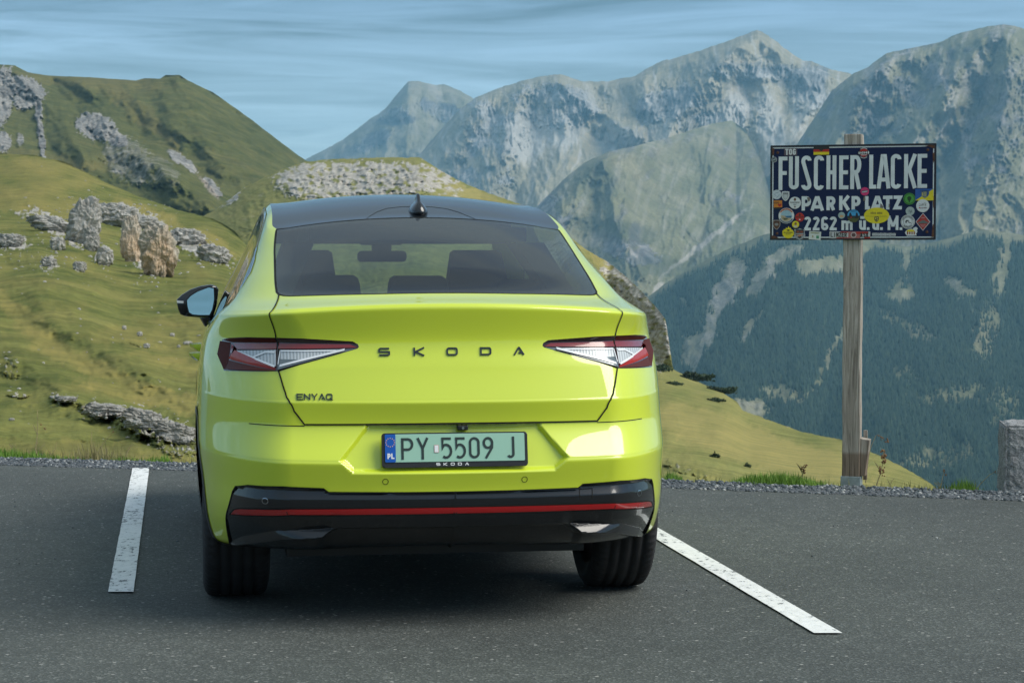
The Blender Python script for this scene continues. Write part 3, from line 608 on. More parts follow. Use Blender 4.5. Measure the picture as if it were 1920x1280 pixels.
# ---- big green mountain on the left
rocksL1 = [(0, 185, 26, 60, 12, 1.0), (50, 165, 40, 20, 25, 1.0), (45, 190, 20, 16, 0, .9), (72, 205, 8, 26, 0, .9), (78, 262, 6, 48, -8, .95), (180, 238, 40, 26, 15, .9), (215, 258, 30, 14, 30, .8), (240, 300, 62, 42, 40, .50), (300, 320, 50, 30, 35, .45), (5, 265, 18, 22, 0, .7), (38, 262, 8, 12, 0, .6), (350, 305, 30, 8, 45, .8), (400, 350, 26, 7, 48, .8), (330, 295, 22, 8, 40, .7), (95, 130, 30, 6, 20, .4)]
def rel_L1(X, Y, T):
    g = fbm(X/190-Y/300, Y/150, 5, ox=24)*70+fbm(X/45-Y/70, Y/60+X/120, 5, ox=29)*20+fbm(X/10, Y/8, 4, ox=22)*3.5
    g += spurs(X, Y, [([(150, 150), (230, 260), (330, 340), (420, 400)], 46, 60), ([(20, 130), (110, 220), (160, 300)], 40, 50), ([(330, 150), (400, 260), (500, 330)], 60, 30)], 10, 3)
    g -= -spurs(X, Y, [([(100, 150), (230, 230), (330, 290), (440, 380)], 40, -40)], 10, 8)
    rk = blobs(X, Y, rocksL1, 7, 20, 5); g += rk*(ridged(X/11, Y/18, 5, ox=18)*26)
    return g
GR2 = [(.050, .068, .020), (.088, .100, .030), (.135, .128, .045)]
M_mid = terrain_mat('alpine_grass_mid', GR2, [(.12, .12, .12), (.24, .235, .22), (.38, .36, .33)], [(.26, .22, .18), (.36, .31, .26)], 45.0, bump=.5)
o = sheet('green_mountain', [(-700, 30), (-300, 70), (-60, 118), (0, 121), (28, 123), (52, 136), (90, 142), (180, 146), (255, 151), (272, 147), (300, 148), (310, 141), (337, 141), (352, 151), (400, 174), (440, 202), (480, 231), (520, 262), (560, 292), (600, 318), (700, 390)],
      [(-700, 480), (0, 470), (440, 500), (700, 520)], [(-700, 1500), (0, 1500), (700, 1350)], [(-700, 640), (700, 700)], -700, 700, 520, 260, M_mid, rel_L1,
      {'rock': lambda X, Y, T: blobs(X, Y, rocksL1, 7, 20, 5), 'dry': lambda X, Y, T: np.clip(blobs(X, Y, [(260, 210, 90, 16, 40, .6), (300, 250, 60, 8, 42, .7), (150, 150, 180, 14, 3, .5), (90, 300, 120, 16, 10, .5)], 20, 50, 17)+.25*fbm(X/60, Y/60, 4, ox=36), 0, .7), 'scree': lambda X, Y, T: blobs(X, Y, [(392, 352, 26, 4, 50, .9)], 4, 12, 3)}, jag=1.2, jagscale=30, power=1.0, back=.3, seed=3)
tag(o, kind='structure')

# ---- far massif
GR3 = [(.115, .13, .070), (.185, .183, .105), (.27, .245, .16)]
RK3 = [(.07, .075, .085), (.18, .18, .18), (.36, .34, .32)]
SC3 = [(.30, .28, .25), (.46, .43, .38)]
M_far = terrain_mat('far_rock', GR3, RK3, SC3, 260.0, forest=[(.008, .026, .020), (.018, .046, .030)], bump=.7, gstreak=.3)
def rel_far(amp, sp=(), va=(), ox=0, cl=(), cs=30):
    def f(X, Y, T):
        wx = 34*fbm(X/110, Y/110, 4, ox=ox+5)
        amp_ = amp; g = ridged((X+wx)/150, (Y+wx)/260, 4, ox=ox)*amp*.95
        w2 = 10*fbm(X/24, Y/30, 3, ox=ox+15)
        g = g+ridged((X+wx*.7+w2)/34, (Y-wx)/120, 5, ox=ox+7)*amp*.24+ridged((X+w2)/9, Y/34, 3, ox=ox+3)*amp*.055+fbm(X/8, Y/8, 3, ox=ox+33)*amp*.035
        if sp: g = g+spurs(X, Y, sp, 12, ox)*amp*.8
        if va: g = g+spurs(X, Y, va, 12, ox+4)*amp*.7
        if cl: g = g+blobs(X, Y, cl, 10, 24, ox)*ridged((X+w2)/8, Y/cs, 4, ox=ox+30)*amp*.42
        return g
    return f
cl1 = [(840, 215, 60, 16, 20, .8), (740, 215, 26, 14, -20, .9), (700, 265, 40, 14, -30, .8)]
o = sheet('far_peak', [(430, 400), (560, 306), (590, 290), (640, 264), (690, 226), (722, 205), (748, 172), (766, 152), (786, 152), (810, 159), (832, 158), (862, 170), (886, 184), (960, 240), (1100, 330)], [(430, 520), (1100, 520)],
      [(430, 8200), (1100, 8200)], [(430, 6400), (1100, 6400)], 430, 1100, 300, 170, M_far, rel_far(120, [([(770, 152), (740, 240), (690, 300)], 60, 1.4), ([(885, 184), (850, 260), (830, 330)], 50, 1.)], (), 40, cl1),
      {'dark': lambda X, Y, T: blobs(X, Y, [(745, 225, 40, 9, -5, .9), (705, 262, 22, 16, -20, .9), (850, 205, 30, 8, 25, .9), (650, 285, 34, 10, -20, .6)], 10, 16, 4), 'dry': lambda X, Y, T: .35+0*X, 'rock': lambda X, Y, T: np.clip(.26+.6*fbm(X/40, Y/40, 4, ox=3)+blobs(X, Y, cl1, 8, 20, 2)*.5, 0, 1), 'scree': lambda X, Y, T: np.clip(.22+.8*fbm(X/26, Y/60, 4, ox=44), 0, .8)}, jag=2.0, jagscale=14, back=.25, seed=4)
tag(o, kind='structure')
cl2 = [(1045, 195, 90, 40, 0, .9), (930, 240, 60, 60, 10, .8), (1260, 190, 80, 34, -18, 1.), (1420, 135, 100, 16, 2, 1.), (1520, 165, 40, 46, 0, 1.), (1330, 240, 110, 34, -20, .8), (1180, 250, 60, 30, 10, .6), (900, 320, 60, 60, 0, .7)]
sc2 = [(985, 255, 40, 50, 10, .9), (1050, 245, 44, 34, 0, .7), (1375, 225, 30, 60, 15, .8), (1445, 240, 26, 70, -10, .8), (1150, 262, 36, 30, 20, .5), (1500, 250, 18, 80, 10, .6), (1440, 330, 12, 90, 4, .9), (1240, 235, 26, 30, 0, .4)]
rel2 = rel_far(135, [([(1040, 140), (1085, 190), (1150, 230), (1200, 260)], 36, 1.5), ([(1190, 142), (1215, 200), (1260, 250)], 34, 1.0), ([(1420, 57), (1350, 120), (1290, 200), (1240, 270)], 46, 1.7), ([(1420, 57), (1500, 120), (1530, 180), (1490, 260), (1440, 330)], 36, 1.3), ([(900, 185), (860, 250), (800, 330), (760, 400)], 44, 1.4), ([(985, 150), (950, 230), (930, 330), (900, 400)], 30, 1.0)],
               [([(1000, 210), (1000, 300), (960, 400)], 40, -1.0), ([(1120, 180), (1130, 260)], 34, -.8), ([(1400, 180), (1420, 300), (1440, 420)], 46, -1.5)], 50, cl2)
M_far2 = terrain_mat('pale_far_rock', [(.18, .185, .12), (.265, .25, .17), (.37, .335, .25)], [(.16, .17, .175), (.33, .33, .32), (.50, .48, .45)], [(.36, .355, .33), (.50, .48, .44)], 260.0, bump=.6, gstreak=.3)
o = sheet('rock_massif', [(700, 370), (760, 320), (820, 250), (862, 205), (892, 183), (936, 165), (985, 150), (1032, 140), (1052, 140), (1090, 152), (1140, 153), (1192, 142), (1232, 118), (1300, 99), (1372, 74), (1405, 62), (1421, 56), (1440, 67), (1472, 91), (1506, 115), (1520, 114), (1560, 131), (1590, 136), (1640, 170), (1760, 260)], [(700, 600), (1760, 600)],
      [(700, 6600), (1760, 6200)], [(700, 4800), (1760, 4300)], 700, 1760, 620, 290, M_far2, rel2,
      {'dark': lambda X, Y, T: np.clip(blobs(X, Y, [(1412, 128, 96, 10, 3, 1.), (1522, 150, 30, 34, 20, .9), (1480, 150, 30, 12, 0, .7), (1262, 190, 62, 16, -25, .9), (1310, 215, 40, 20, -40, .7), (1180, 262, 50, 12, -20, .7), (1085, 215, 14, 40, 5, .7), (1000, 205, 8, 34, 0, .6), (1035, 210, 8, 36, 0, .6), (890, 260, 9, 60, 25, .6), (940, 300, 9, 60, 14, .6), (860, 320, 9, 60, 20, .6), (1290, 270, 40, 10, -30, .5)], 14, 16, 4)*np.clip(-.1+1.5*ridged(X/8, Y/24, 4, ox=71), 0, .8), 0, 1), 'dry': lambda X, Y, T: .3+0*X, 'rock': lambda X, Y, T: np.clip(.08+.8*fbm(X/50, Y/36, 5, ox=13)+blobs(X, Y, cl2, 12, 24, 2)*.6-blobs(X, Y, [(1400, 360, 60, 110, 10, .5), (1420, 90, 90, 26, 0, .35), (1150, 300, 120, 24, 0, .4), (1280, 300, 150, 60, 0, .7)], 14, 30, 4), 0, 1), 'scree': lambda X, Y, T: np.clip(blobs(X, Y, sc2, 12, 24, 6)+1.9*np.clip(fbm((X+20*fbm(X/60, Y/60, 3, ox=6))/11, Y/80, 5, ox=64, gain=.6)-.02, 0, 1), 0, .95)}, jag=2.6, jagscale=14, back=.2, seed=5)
tag(o, kind='structure')
cl3 = [(1650, 200, 60, 70, 30, .7), (1760, 130, 60, 30, 40, .6), (1640, 150, 30, 30, 0, .8), (1870, 230, 60, 120, 20, .6)]
rel3 = rel_far(150, [([(1880, 47), (1800, 130), (1730, 250), (1660, 360), (1600, 440)], 60, 1.6), ([(1880, 47), (1900, 160), (1860, 300), (1820, 420)], 60, 1.4), ([(1660, 100), (1620, 170), (1570, 260), (1520, 360)], 44, 1.1)], [([(1760, 90), (1690, 200), (1600, 320)], 40, -.9), ([(1840, 200), (1760, 330), (1720, 430)], 40, -.8)], 60, cl3)
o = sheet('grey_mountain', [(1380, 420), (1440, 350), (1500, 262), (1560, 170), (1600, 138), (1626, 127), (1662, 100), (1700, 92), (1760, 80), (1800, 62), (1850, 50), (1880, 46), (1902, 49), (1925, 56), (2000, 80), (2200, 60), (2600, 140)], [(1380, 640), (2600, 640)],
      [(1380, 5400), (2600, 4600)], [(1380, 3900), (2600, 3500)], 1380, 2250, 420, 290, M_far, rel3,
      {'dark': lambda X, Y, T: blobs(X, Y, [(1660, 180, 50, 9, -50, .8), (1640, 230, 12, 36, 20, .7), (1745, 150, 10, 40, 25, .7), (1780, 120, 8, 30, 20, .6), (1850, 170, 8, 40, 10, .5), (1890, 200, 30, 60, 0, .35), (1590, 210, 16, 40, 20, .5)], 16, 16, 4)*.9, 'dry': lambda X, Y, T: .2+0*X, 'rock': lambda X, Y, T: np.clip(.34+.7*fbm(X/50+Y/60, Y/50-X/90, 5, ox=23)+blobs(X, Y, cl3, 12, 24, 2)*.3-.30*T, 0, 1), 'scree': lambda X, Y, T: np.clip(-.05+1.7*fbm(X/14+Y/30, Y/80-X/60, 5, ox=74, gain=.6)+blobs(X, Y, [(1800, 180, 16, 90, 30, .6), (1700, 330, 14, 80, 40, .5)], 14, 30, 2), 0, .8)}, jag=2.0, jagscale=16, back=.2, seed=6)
tag(o, kind='structure')
rel4 = rel_far(120, [([(1150, 270), (1090, 340), (1040, 420), (1000, 520)], 60, 1.6), ([(1180, 275), (1170, 380), (1180, 500)], 60, 1.0)], [([(1260, 290), (1330, 400), (1290, 500), (1240, 545)], 46, -1.2)], 70)
o = sheet('rounded_spur', [(800, 620), (860, 530), (905, 472), (960, 427), (1010, 384), (1055, 338), (1095, 305), (1140, 285), (1190, 274), (1240, 262), (1290, 246), (1335, 232), (1372, 226), (1400, 246), (1425, 296), (1442, 360), (1462, 430), (1500, 520)], [(800, 700), (1240, 590), (1500, 560)],
      [(800, 4300), (1150, 4500), (1380, 5600), (1500, 4300)], [(800, 3300), (1500, 3500)], 800, 1500, 380, 260, M_far, rel4,
      {'dark': lambda X, Y, T: blobs(X, Y, [(1000, 440, 12, 50, 30, .6), (1190, 440, 10, 26, 10, .6), (1040, 360, 8, 40, 35, .4)], 10, 16, 4), 'rock': lambda X, Y, T: np.clip(.27+.75*fbm(X/44+Y/80, Y/50, 5, ox=33)+blobs(X, Y, [(1000, 420, 60, 60, -30, .4), (1180, 470, 60, 22, 20, .5)], 12, 24, 2)-.2*T, 0, 1), 'scree': lambda X, Y, T: np.clip(blobs(X, Y, [(1325, 452, 100, 5, -38, .9), (1235, 545, 10, 18, 20, .9), (1130, 450, 24, 20, 0, .4)], 7, 20, 2)+.9*fbm(X/14+Y/40, Y/60, 5, ox=84, gain=.6), 0, .9), 'forest': lambda X, Y, T: blobs(X, Y, [(1150, 430, 90, 20, 10, .4), (1210, 500, 80, 20, 0, .4), (1120, 340, 40, 40, 0, .35)], 16, 30, 7)}, jag=1.6, jagscale=30, back=.2, seed=7)
tag(o, kind='structure')
# forested lower slopes
clear5 = [(1365, 540, 22, 66, 28, 1.), (1330, 620, 14, 60, 20, .9), (1300, 660, 20, 40, 10, .8), (1430, 520, 16, 46, 35, .9), (1470, 480, 40, 16, -25, .8), (1545, 500, 60, 18, -6, .7), (1410, 610, 10, 40, 40, .7), (1560, 660, 7, 90, 25, .6), (1400, 770, 46, 22, 0, .75), (1470, 740, 46, 18, 10, .55), (1800, 540, 34, 16, 30, .7), (1690, 550, 30, 22, 0, .6), (1850, 620, 26, 60, 10, .5), (1780, 740, 70, 14, -12, .5), (1700, 700, 40, 14, 10, .4), (1880, 500, 12, 70, 10, .6), (1700, 470, 8, 60, 0, .6), (1620, 480, 10, 60, 10, .4), (1760, 860, 80, 22, -8, .45), (1880, 760, 40, 40, 0, .4), (1285, 570, 8, 12, 0, .6), (1700, 610, 60, 12, 30, .5)]
def clear_mask(X, Y): return np.clip(.82*blobs(X, Y, clear5, 22, 18, 11)+.40*np.clip(fbm(X/40, Y/34, 5, ox=93)-.02, 0, 1), 0, 1)
rel5 = rel_far(70, [([(1560, 420), (1450, 560), (1380, 700), (1330, 800)], 90, 1.6), ([(1920, 430), (1780, 600), (1680, 760), (1600, 900)], 100, 1.8)], [([(1640, 430), (1610, 600), (1540, 800), (1480, 900)], 70, -1.6), ([(1260, 540), (1290, 700), (1330, 800)], 50, -1.)], 80)
o = sheet('forest_slope', [(1080, 700), (1180, 590), (1215, 556), (1246, 532), (1300, 500), (1362, 468), (1430, 441), (1490, 428), (1560, 432), (1640, 452), (1700, 462), (1760, 452), (1840, 430), (1920, 440), (2100, 400), (2600, 380)], [(1080, 1000), (2600, 1000)],
      [(1080, 3500), (2600, 3400)], [(1080, 1900), (2600, 1500)], 1080, 2250, 480, 290, M_far, rel5,
      {'forest': lambda X, Y, T: np.clip(.95-1.5*clear_mask(X, Y)-.8*sstep(.06, .0, T+.04*fbm(X/30, Y/30, 3)), 0, 1), 'rock': lambda X, Y, T: clear_mask(X, Y)*.6, 'scree': lambda X, Y, T: np.clip(.9*clear_mask(X, Y)-.40, 0, .38)}, jag=2.0, jagscale=20, back=.12, seed=8)
tag(o, kind='structure')
# conifers standing on those slopes
def conifers():
    me = o.data; n = len(me.vertices); co = np.zeros(n*3, np.float32); me.vertices.foreach_get('co', co); co = co.reshape(-1, 3)
    nxx = 480; G = co.reshape(-1, nxx, 3)[6:]; rg = np.random.RandomState(11)
    N = 80000; i = rg.rand(N)*(G.shape[0]-2); j = rg.rand(N)*(nxx*.80); i = i*1.0
    ii, jj = i.astype(int), j.astype(int); fi, fj = (i-ii)[:, None], (j-jj)[:, None]
    P = G[ii, jj]*(1-fi)*(1-fj)+G[ii+1, jj]*fi*(1-fj)+G[ii, jj+1]*(1-fi)*fj+G[ii+1, jj+1]*fi*fj
    up = (P[:, 2]-EYE)/P[:, 1]; X = 960+FPX*P[:, 0]/P[:, 1]; Y = 474-FPX*up
    Tt = np.clip((Y-np.interp(X, [1080, 1180, 1215, 1246, 1300, 1362, 1430, 1490, 1560, 1640, 1700, 1760, 1840, 1920, 2100], [700, 590, 556, 532, 500, 468, 441, 428, 432, 452, 462, 452, 430, 440, 400]))/500, 0, 1)
    keep = (rg.rand(N) < np.clip(1.0-1.9*clear_mask(X, Y)-1.2*sstep(.07, 0, Tt), 0.0, 1))
    P = P[keep]; N = len(P); s = P[:, 1]/2600; h = rg.uniform(4.5, 10.5, N)*np.clip(s, .6, 1.2); r = h*rg.uniform(.18, .27, N)
    k = 4; a = np.arange(k)*2*np.pi/k; ring = np.stack([np.cos(a), np.sin(a), 0*a], 1)
    rot = rg.rand(N)[:, None]*6.28; ca, sa = np.cos(rot), np.sin(rot)
    rx = ring[None, :, 0]*ca-ring[None, :, 1]*sa; ry = ring[None, :, 0]*sa+ring[None, :, 1]*ca
    base = np.stack([P[:, None, 0]+rx*r[:, None], P[:, None, 1]+ry*r[:, None], P[:, None, 2]-1+0*rx], -1)
    apex = P+np.stack([0*h, 0*h, h], 1); V = np.concatenate([base, apex[:, None]], 1).reshape(-1, 3)
    f = np.array([[q, (q+1) % k, k] for q in range(k)]); F = (f[None]+np.arange(N)[:, None, None]*(k+1)).reshape(-1, 3)
    m2 = bpy.data.meshes.new('conifer_forest'); m2.vertices.add(len(V)); m2.vertices.foreach_set('co', V.ravel().astype(np.float32)); m2.loops.add(F.size); m2.loops.foreach_set('vertex_index', F.ravel().astype(np.int32))
    m2.polygons.add(len(F)); m2.polygons.foreach_set('loop_start', np.arange(0, F.size, 3, dtype=np.int32)); m2.polygons.foreach_set('loop_total', np.full(len(F), 3, np.int32)); m2.update(calc_edges=True)
    at = m2.attributes.new('shade', 'FLOAT', 'POINT'); at.data.foreach_set('value', np.repeat(rg.rand(N), k+1).astype(np.float32))
    mt, nt, b = nmat('conifer_green'); an = nt.nodes.new('ShaderNodeAttribute'); an.attribute_name = 'shade'
    nt.links.new(ramp(nt, an.outputs['Fac'], [(0, (.008, .024, .018)), (.6, (.016, .040, .026)), (1, (.035, .062, .034))]), b.inputs['Base Color']); b.inputs['Roughness'].default_value = .95
    m2.materials.append(mt); oo = bpy.data.objects.new('conifer_forest', m2); COL.objects.link(oo); tag(oo, 'dark conifer forest covering the lower mountain slope behind the sign', None, kind='stuff')
conifers()

# ---- the valley floor under everything and the ridges behind the photographer
P = np.zeros((40, 120, 3)); ang = np.linspace(0, 2*np.pi, 120)
for i, r in enumerate(np.geomspace(26, 11000, 40)):
    P[i, :, 0] = r*np.sin(ang); P[i, :, 1] = r*np.cos(ang); fr = sstep(-.35, .35, np.cos(ang))
    P[i, :, 2] = -(1.2+6*np.clip(np.log(r/26), 0, 9)**1.2)*(1-fr)*.25-fr*(4+(r-26)*.20*np.clip(1-r/9000, .1, 1))
o = grid_obj('valley_ground', P, M_mid); tag(o, kind='structure')
for k in ('rock', 'dry', 'scree', 'forest', 'dark'): set_attr(o, k, np.zeros(4800))
n = 260; ang = np.linspace(R_(35), R_(325), n); P = np.zeros((60, n, 3)); 
for i in range(60):
    f = i/59; r = 260*(2600/260)**f; hgt = (330+260*fbm(ang*3.1, ang*0, 5)+120*ridged(ang*9, ang*0+f*3, 4))*f**1.35
    hgt = hgt*(.16+.84*np.exp(-((ang-R_(183))/R_(17))**2))*sstep(R_(35), R_(70), ang)*sstep(R_(325), R_(290), ang)
    P[i, :, 0] = r*np.sin(ang); P[i, :, 1] = r*np.cos(ang); P[i, :, 2] = -12+hgt+14*fbm(ang*30, ang*0+f*12, 4)*f
o = grid_obj('hills_behind', P, M_mid); tag(o, kind='structure')
set_attr(o, 'rock', np.clip(.2+.6*fbm(np.tile(ang*14, (60, 1)), np.tile(np.linspace(0, 9, 60)[:, None], (1, n)), 4), 0, 1))
for k in ('dry', 'scree', 'forest', 'dark'): set_attr(o, k, np.zeros(60*n))
# ================================================================ THE CAR
M_paint = None
def make_paint():
    m, nt, b = nmat('lime_car_paint')
    b.inputs['Base Color'].default_value = (.63, .745, .034, 1); b.inputs['Metallic'].default_value = .0; b.inputs['Roughness'].default_value = .36
    b.inputs['Coat Weight'].default_value = 1.0; b.inputs['Coat Roughness'].default_value = .02; b.inputs['Coat IOR'].default_value = 1.6
    tc = nt.nodes.new('ShaderNodeTexCoord')
    v = nt.nodes.new('ShaderNodeTexVoronoi'); v.inputs['Scale'].default_value = 1400; nt.links.new(tc.outputs['Object'], v.inputs['Vector'])
    r = nt.nodes.new('ShaderNodeMixRGB'); r.inputs[1].default_value = (.60, .715, .030, 1); r.inputs[2].default_value = (.66, .775, .040, 1)
    nt.links.new(v.outputs['Color'], r.inputs[0]); nt.links.new(r.outputs[0], b.inputs['Base Color'])
    # faint dust film, stronger low on the car
    n = nt.nodes.new('ShaderNodeTexNoise'); n.inputs['Scale'].default_value = 5; n.inputs['Detail'].default_value = 7; nt.links.new(tc.outputs['Object'], n.inputs['Vector'])
    rr = nt.nodes.new('ShaderNodeMapRange'); rr.inputs[1].default_value = .35; rr.inputs[2].default_value = .75; rr.inputs[3].default_value = .008; rr.inputs[4].default_value = .035
    nt.links.new(n.outputs[0], rr.inputs[0]); nt.links.new(rr.outputs[0], b.inputs['Coat Roughness'])
    return m
M_paint = make_paint()
M_black = pmat('gloss_black', (.007, .008, .010), .25, coat=.9, coat_rough=.05, bump=0, spec=.3)
M_blackroof = pmat('black_roof_paint', (.004, .006, .009), .3, coat=.65, coat_rough=.015, ior=1.4, spec=.15)
M_satin = pmat('satin_black_plastic', (.014, .015, .017), .42, bump=.15, bscale=400)
M_dark = pmat('dark_interior', (.012, .012, .013), .8, bump=.2, bscale=200)
M_seat = pmat('charcoal_seat_fabric', (.018, .018, .02), .85, bump=.3, bscale=300)
M_gapm = pmat('panel_gap', (.004, .005, .003), .9)
M_glass = tinted_glass('tinted_rear_glass', (.38, .50, .46), 1.40)
M_glass_side = tinted_glass('tinted_side_glass', (.22, .25, .23), 1.7)
M_glass_front = tinted_glass('windscreen_glass', (.88, .93, .88), 1.35)
M_rubber = pmat('tyre_rubber', (.016, .016, .017), .75, bump=.3, bscale=250, var=.25, vscale=20)
M_rim = pmat('dark_alloy', (.10, .10, .11), .35, metal=.9)
M_chrome = pmat('chrome', (.55, .57, .6), .12, metal=1)
M_redlens = pmat('red_reflector', (.42, .004, .006), .22, coat=1)
M_mirror = pmat('mirror_glass', (.62, .74, .70), .01, metal=1)

CT = (CAR_T[0], CAR_T[1], 0)
car = empty('car', CT, CAR_PSI)
tag(car, 'bright lime green SUV with black roof parked between two white bay lines', 'car')

def poly_dist(px, pz, poly):
    """signed distance, + inside"""
    P = np.array(poly); n = len(P); d = np.full(px.shape, 1e9); ins = np.zeros(px.shape, bool)
    for i in range(n):
        a, b = P[i], P[(i+1) % n]; e = b-a; wx, wz = px-a[0], pz-a[1]
        t = np.clip((wx*e[0]+wz*e[1])/(e@e), 0, 1); d = np.minimum(d, np.hypot(wx-e[0]*t, wz-e[1]*t))
        c = ((a[1] > pz) != (b[1] > pz)) & (px < (b[0]-a[0])*(pz-a[1])/(b[1]-a[1]+1e-12)+a[0]); ins ^= c
    return np.where(ins, d, -d)
VAL = [(0,1.10),(0,3.96),(.35,3.97),(.785,4.0),(.815,4.14),(1.08,4.19),(1.36,4.12),(1.47,3.98),(1.50,3.7),(1.555,2.6),(1.60,1.8),(1.66,.9),(1.66,.0),(0,0)]
RECESS = [(-.345,.80),(.345,.80),(.336,.764),(.435,.648),(.382,.598),(-.382,.598),(-.435,.648),(-.336,.764)]
def S3(U, V):
    """displaced surface, right half"""
    U = np.asarray(U, float); V = np.asarray(V, float)
    x, y, z = evalS(U, V)
    rear = np.clip((2.0-U)/.2, 0, 1)
    # number plate recess in the bumper
    d = poly_dist(x, z, RECESS); w = sstep(0, .020, d)*rear*(V < 7.0)
    floor_y = .036+(z-.60)*.36+.02*x*x
    y = y+w*np.maximum(floor_y-y, 0)
    # black lower valance: bright top chamfer, flat band, stepped diffuser
    dv = poly_dist(U*.62, V*.07, [(a*.62, b*.07) for a, b in VAL])
    inside = sstep(0, .006, dv)*rear
    cham = np.clip((z-.497)/.036, 0, 1)
    y = y+inside*(.004+.016*cham)
    side_d = np.clip((x-.415-.12*np.clip((1.9-V)/.4, 0, 1)*.5)/.03, 0, 1)
    # groove over diffuser
    vf = np.interp(U, [.70, 1.2, 1.5, 1.66], [1.90, 1.74, 1.40, 1.05])-V
    g = sstep(.395, .380, z)*(1-side_d)*.055
    finup = side_d*np.clip(1-np.abs(z-.352)/.028, 0, 1)*.0
    y = y+inside*g
    fin = side_d*inside*np.clip((z-.335-.035*sstep(.45, .80, 1.25-x))/.03, 0, 1)*0
    # ledge above the fins (sky-facing)
    y = y+inside*side_d*(.018*np.clip((vf+.9)/.88, 0, 1)-.044*np.clip(vf/.26, 0, 1)+.050*np.clip((vf-.26)/.08, 0, 1))
    return np.stack([x, y, z], -1)
def SN(U, V):
    e = 2e-3; f = 4e-3
    U = np.asarray(U, float); V = np.clip(np.asarray(V, float), 0, 18)
    a = S3(np.clip(U+e, 0, 7), V)-S3(np.clip(U-e, 0, 7), V); b = S3(U, np.clip(V+f, 0, 18))-S3(U, np.clip(V-f, 0, 18))
    n = np.cross(a, b); n[U <= 1e-6, 0] = 0
    return n/np.maximum(np.linalg.norm(n, axis=-1, keepdims=True), 1e-12)      # outward (rear/right)
def mesh_from(name, V3, F, NR, mat, parent, mirror=True, weld=True):
    if mirror and len(F) and np.abs(np.asarray(V3)[np.array([i for f in F for i in f])][:, 0]).min() > 1e-4:      # two separate pieces, left and right
        a = mesh_from(name, V3, F, NR, mat, parent, False)
        mesh_from(name, np.asarray(V3)*[-1, 1, 1], [tuple(f)[::-1] for f in F], np.asarray(NR)*[-1, 1, 1], mat, parent, False)
        return a
    V3 = np.asarray(V3, float); NR = np.asarray(NR, float); F = [tuple(f) for f in F]
    if mirror:
        n = len(V3); Vm = V3*[-1, 1, 1]; Nm = NR*[-1, 1, 1]
        idx = np.arange(n)+n
        if weld:
            on = np.abs(V3[:, 0]) < 1e-6; idx[on] = np.arange(n)[on]
        F = F+[tuple(int(idx[i]) for i in f[::-1]) for f in F]
        V3 = np.concatenate([V3, Vm]); NR = np.concatenate([NR, Nm])
    used = np.zeros(len(V3), bool); used[np.array([i for f in F for i in f])] = True
    mp_ = np.cumsum(used)-1; F = [tuple(int(mp_[i]) for i in f) for f in F]; V3 = V3[used]; NR = NR[used]
    o = mesh_obj(name, V3, F, mat, parent, True)
    o.data.normals_split_custom_set_from_vertices([tuple(n) for n in NR])
    return o
def dens(poly, du=.012, dv=.09, closed=True):
    out = []; n = len(poly)
    for i in range(n if closed else n-1):
        a, b = poly[i], poly[(i+1) % n]; k = max(1, int(math.ceil(max(abs(b[0]-a[0])/du, abs(b[1]-a[1])/dv))))
        out += [(a[0]+(b[0]-a[0])*t/k, a[1]+(b[1]-a[1])*t/k) for t in range(k)]
    if not closed: out.append(poly[-1])
    return out
# inverse lookups
_gu = np.linspace(0, 2.0, 401); _gv = np.linspace(0, 18, 541); _GU, _GV = np.meshgrid(_gu, _gv); _GU = _GU[::9, ::8]; _GV = _GV[::9, ::8]; _GP = np.stack(evalS(_GU, _GV), -1)
def surf_many(xs, zs, lift=0.):
    """points of the tail surface above the given (x, z), in one go"""
    xs = np.asarray(xs, float); zs = np.asarray(zs, float); x = np.abs(xs)
    d = (_GP[..., 0].ravel()[None]-x[:, None])**2+(_GP[..., 2].ravel()[None]-zs[:, None])**2+(_GU.ravel()[None] > 1.95)*1
    k = d.argmin(1); u = _GU.ravel()[k].copy(); v = _GV.ravel()[k].copy()
    for _ in range(6):
        p = evalS(u, v); a = evalS(u+1e-4, v); b = evalS(u, v+1e-4)
        a0, a2, b0, b2 = (a[0]-p[0])*1e4, (a[2]-p[2])*1e4, (b[0]-p[0])*1e4, (b[2]-p[2])*1e4
        det = a0*b2-b0*a2; det = np.where(np.abs(det) < 1e-9, 1e-9, det); rx, rz = x-p[0], zs-p[2]
        u = np.clip(u+np.clip((rx*b2-b0*rz)/det, -.05, .05), 0, 1.99); v = np.clip(v+np.clip((a0*rz-a2*rx)/det, -.15, .15), 0, 18)
    P = S3(u, v)+SN(u, v)*lift
    P[:, 0] = np.where(xs < 0, -P[:, 0], P[:, 0])
    return P
_YU, _YV = np.meshgrid(np.linspace(1.6, 5.6, 801), np.linspace(0, 12, 361)); _YP = evalS(_YU, _YV)
def inv_yz(y, z):
    U, V, p = _YU, _YV, _YP
    d = (p[1]-y)**2+(p[2]-z)**2; i = np.unravel_index(d.argmin(), d.shape); return float(U[i]), float(V[i])
WR, AR = .368, .405
def arch(yc):
    pts = []
    for a in np.linspace(-28, 208, 40):
        y = yc+AR*math.cos(R_(a)); z = .368+AR*math.sin(R_(a))
        pts.append(inv_yz(y, max(z, .262)))
    return pts
def fix_arch(p):
    q = [(u, v) for u, v in p]
    return q+[(q[-1][0], -.05), (q[0][0], -.05)]
ARCH_R = fix_arch(arch(1.02)); ARCH_F = fix_arch(arch(3.79))
GLASS = [(0,14.10),(.5,14.10),(1.14,14.17),(1.20,14.19),(1.255,14.24),(1.285,14.35),(1.31,14.68),(1.36,15.73),(1.47,17.12),(1.2,17.55),(.86,17.93),(.6,18),(0,18)]
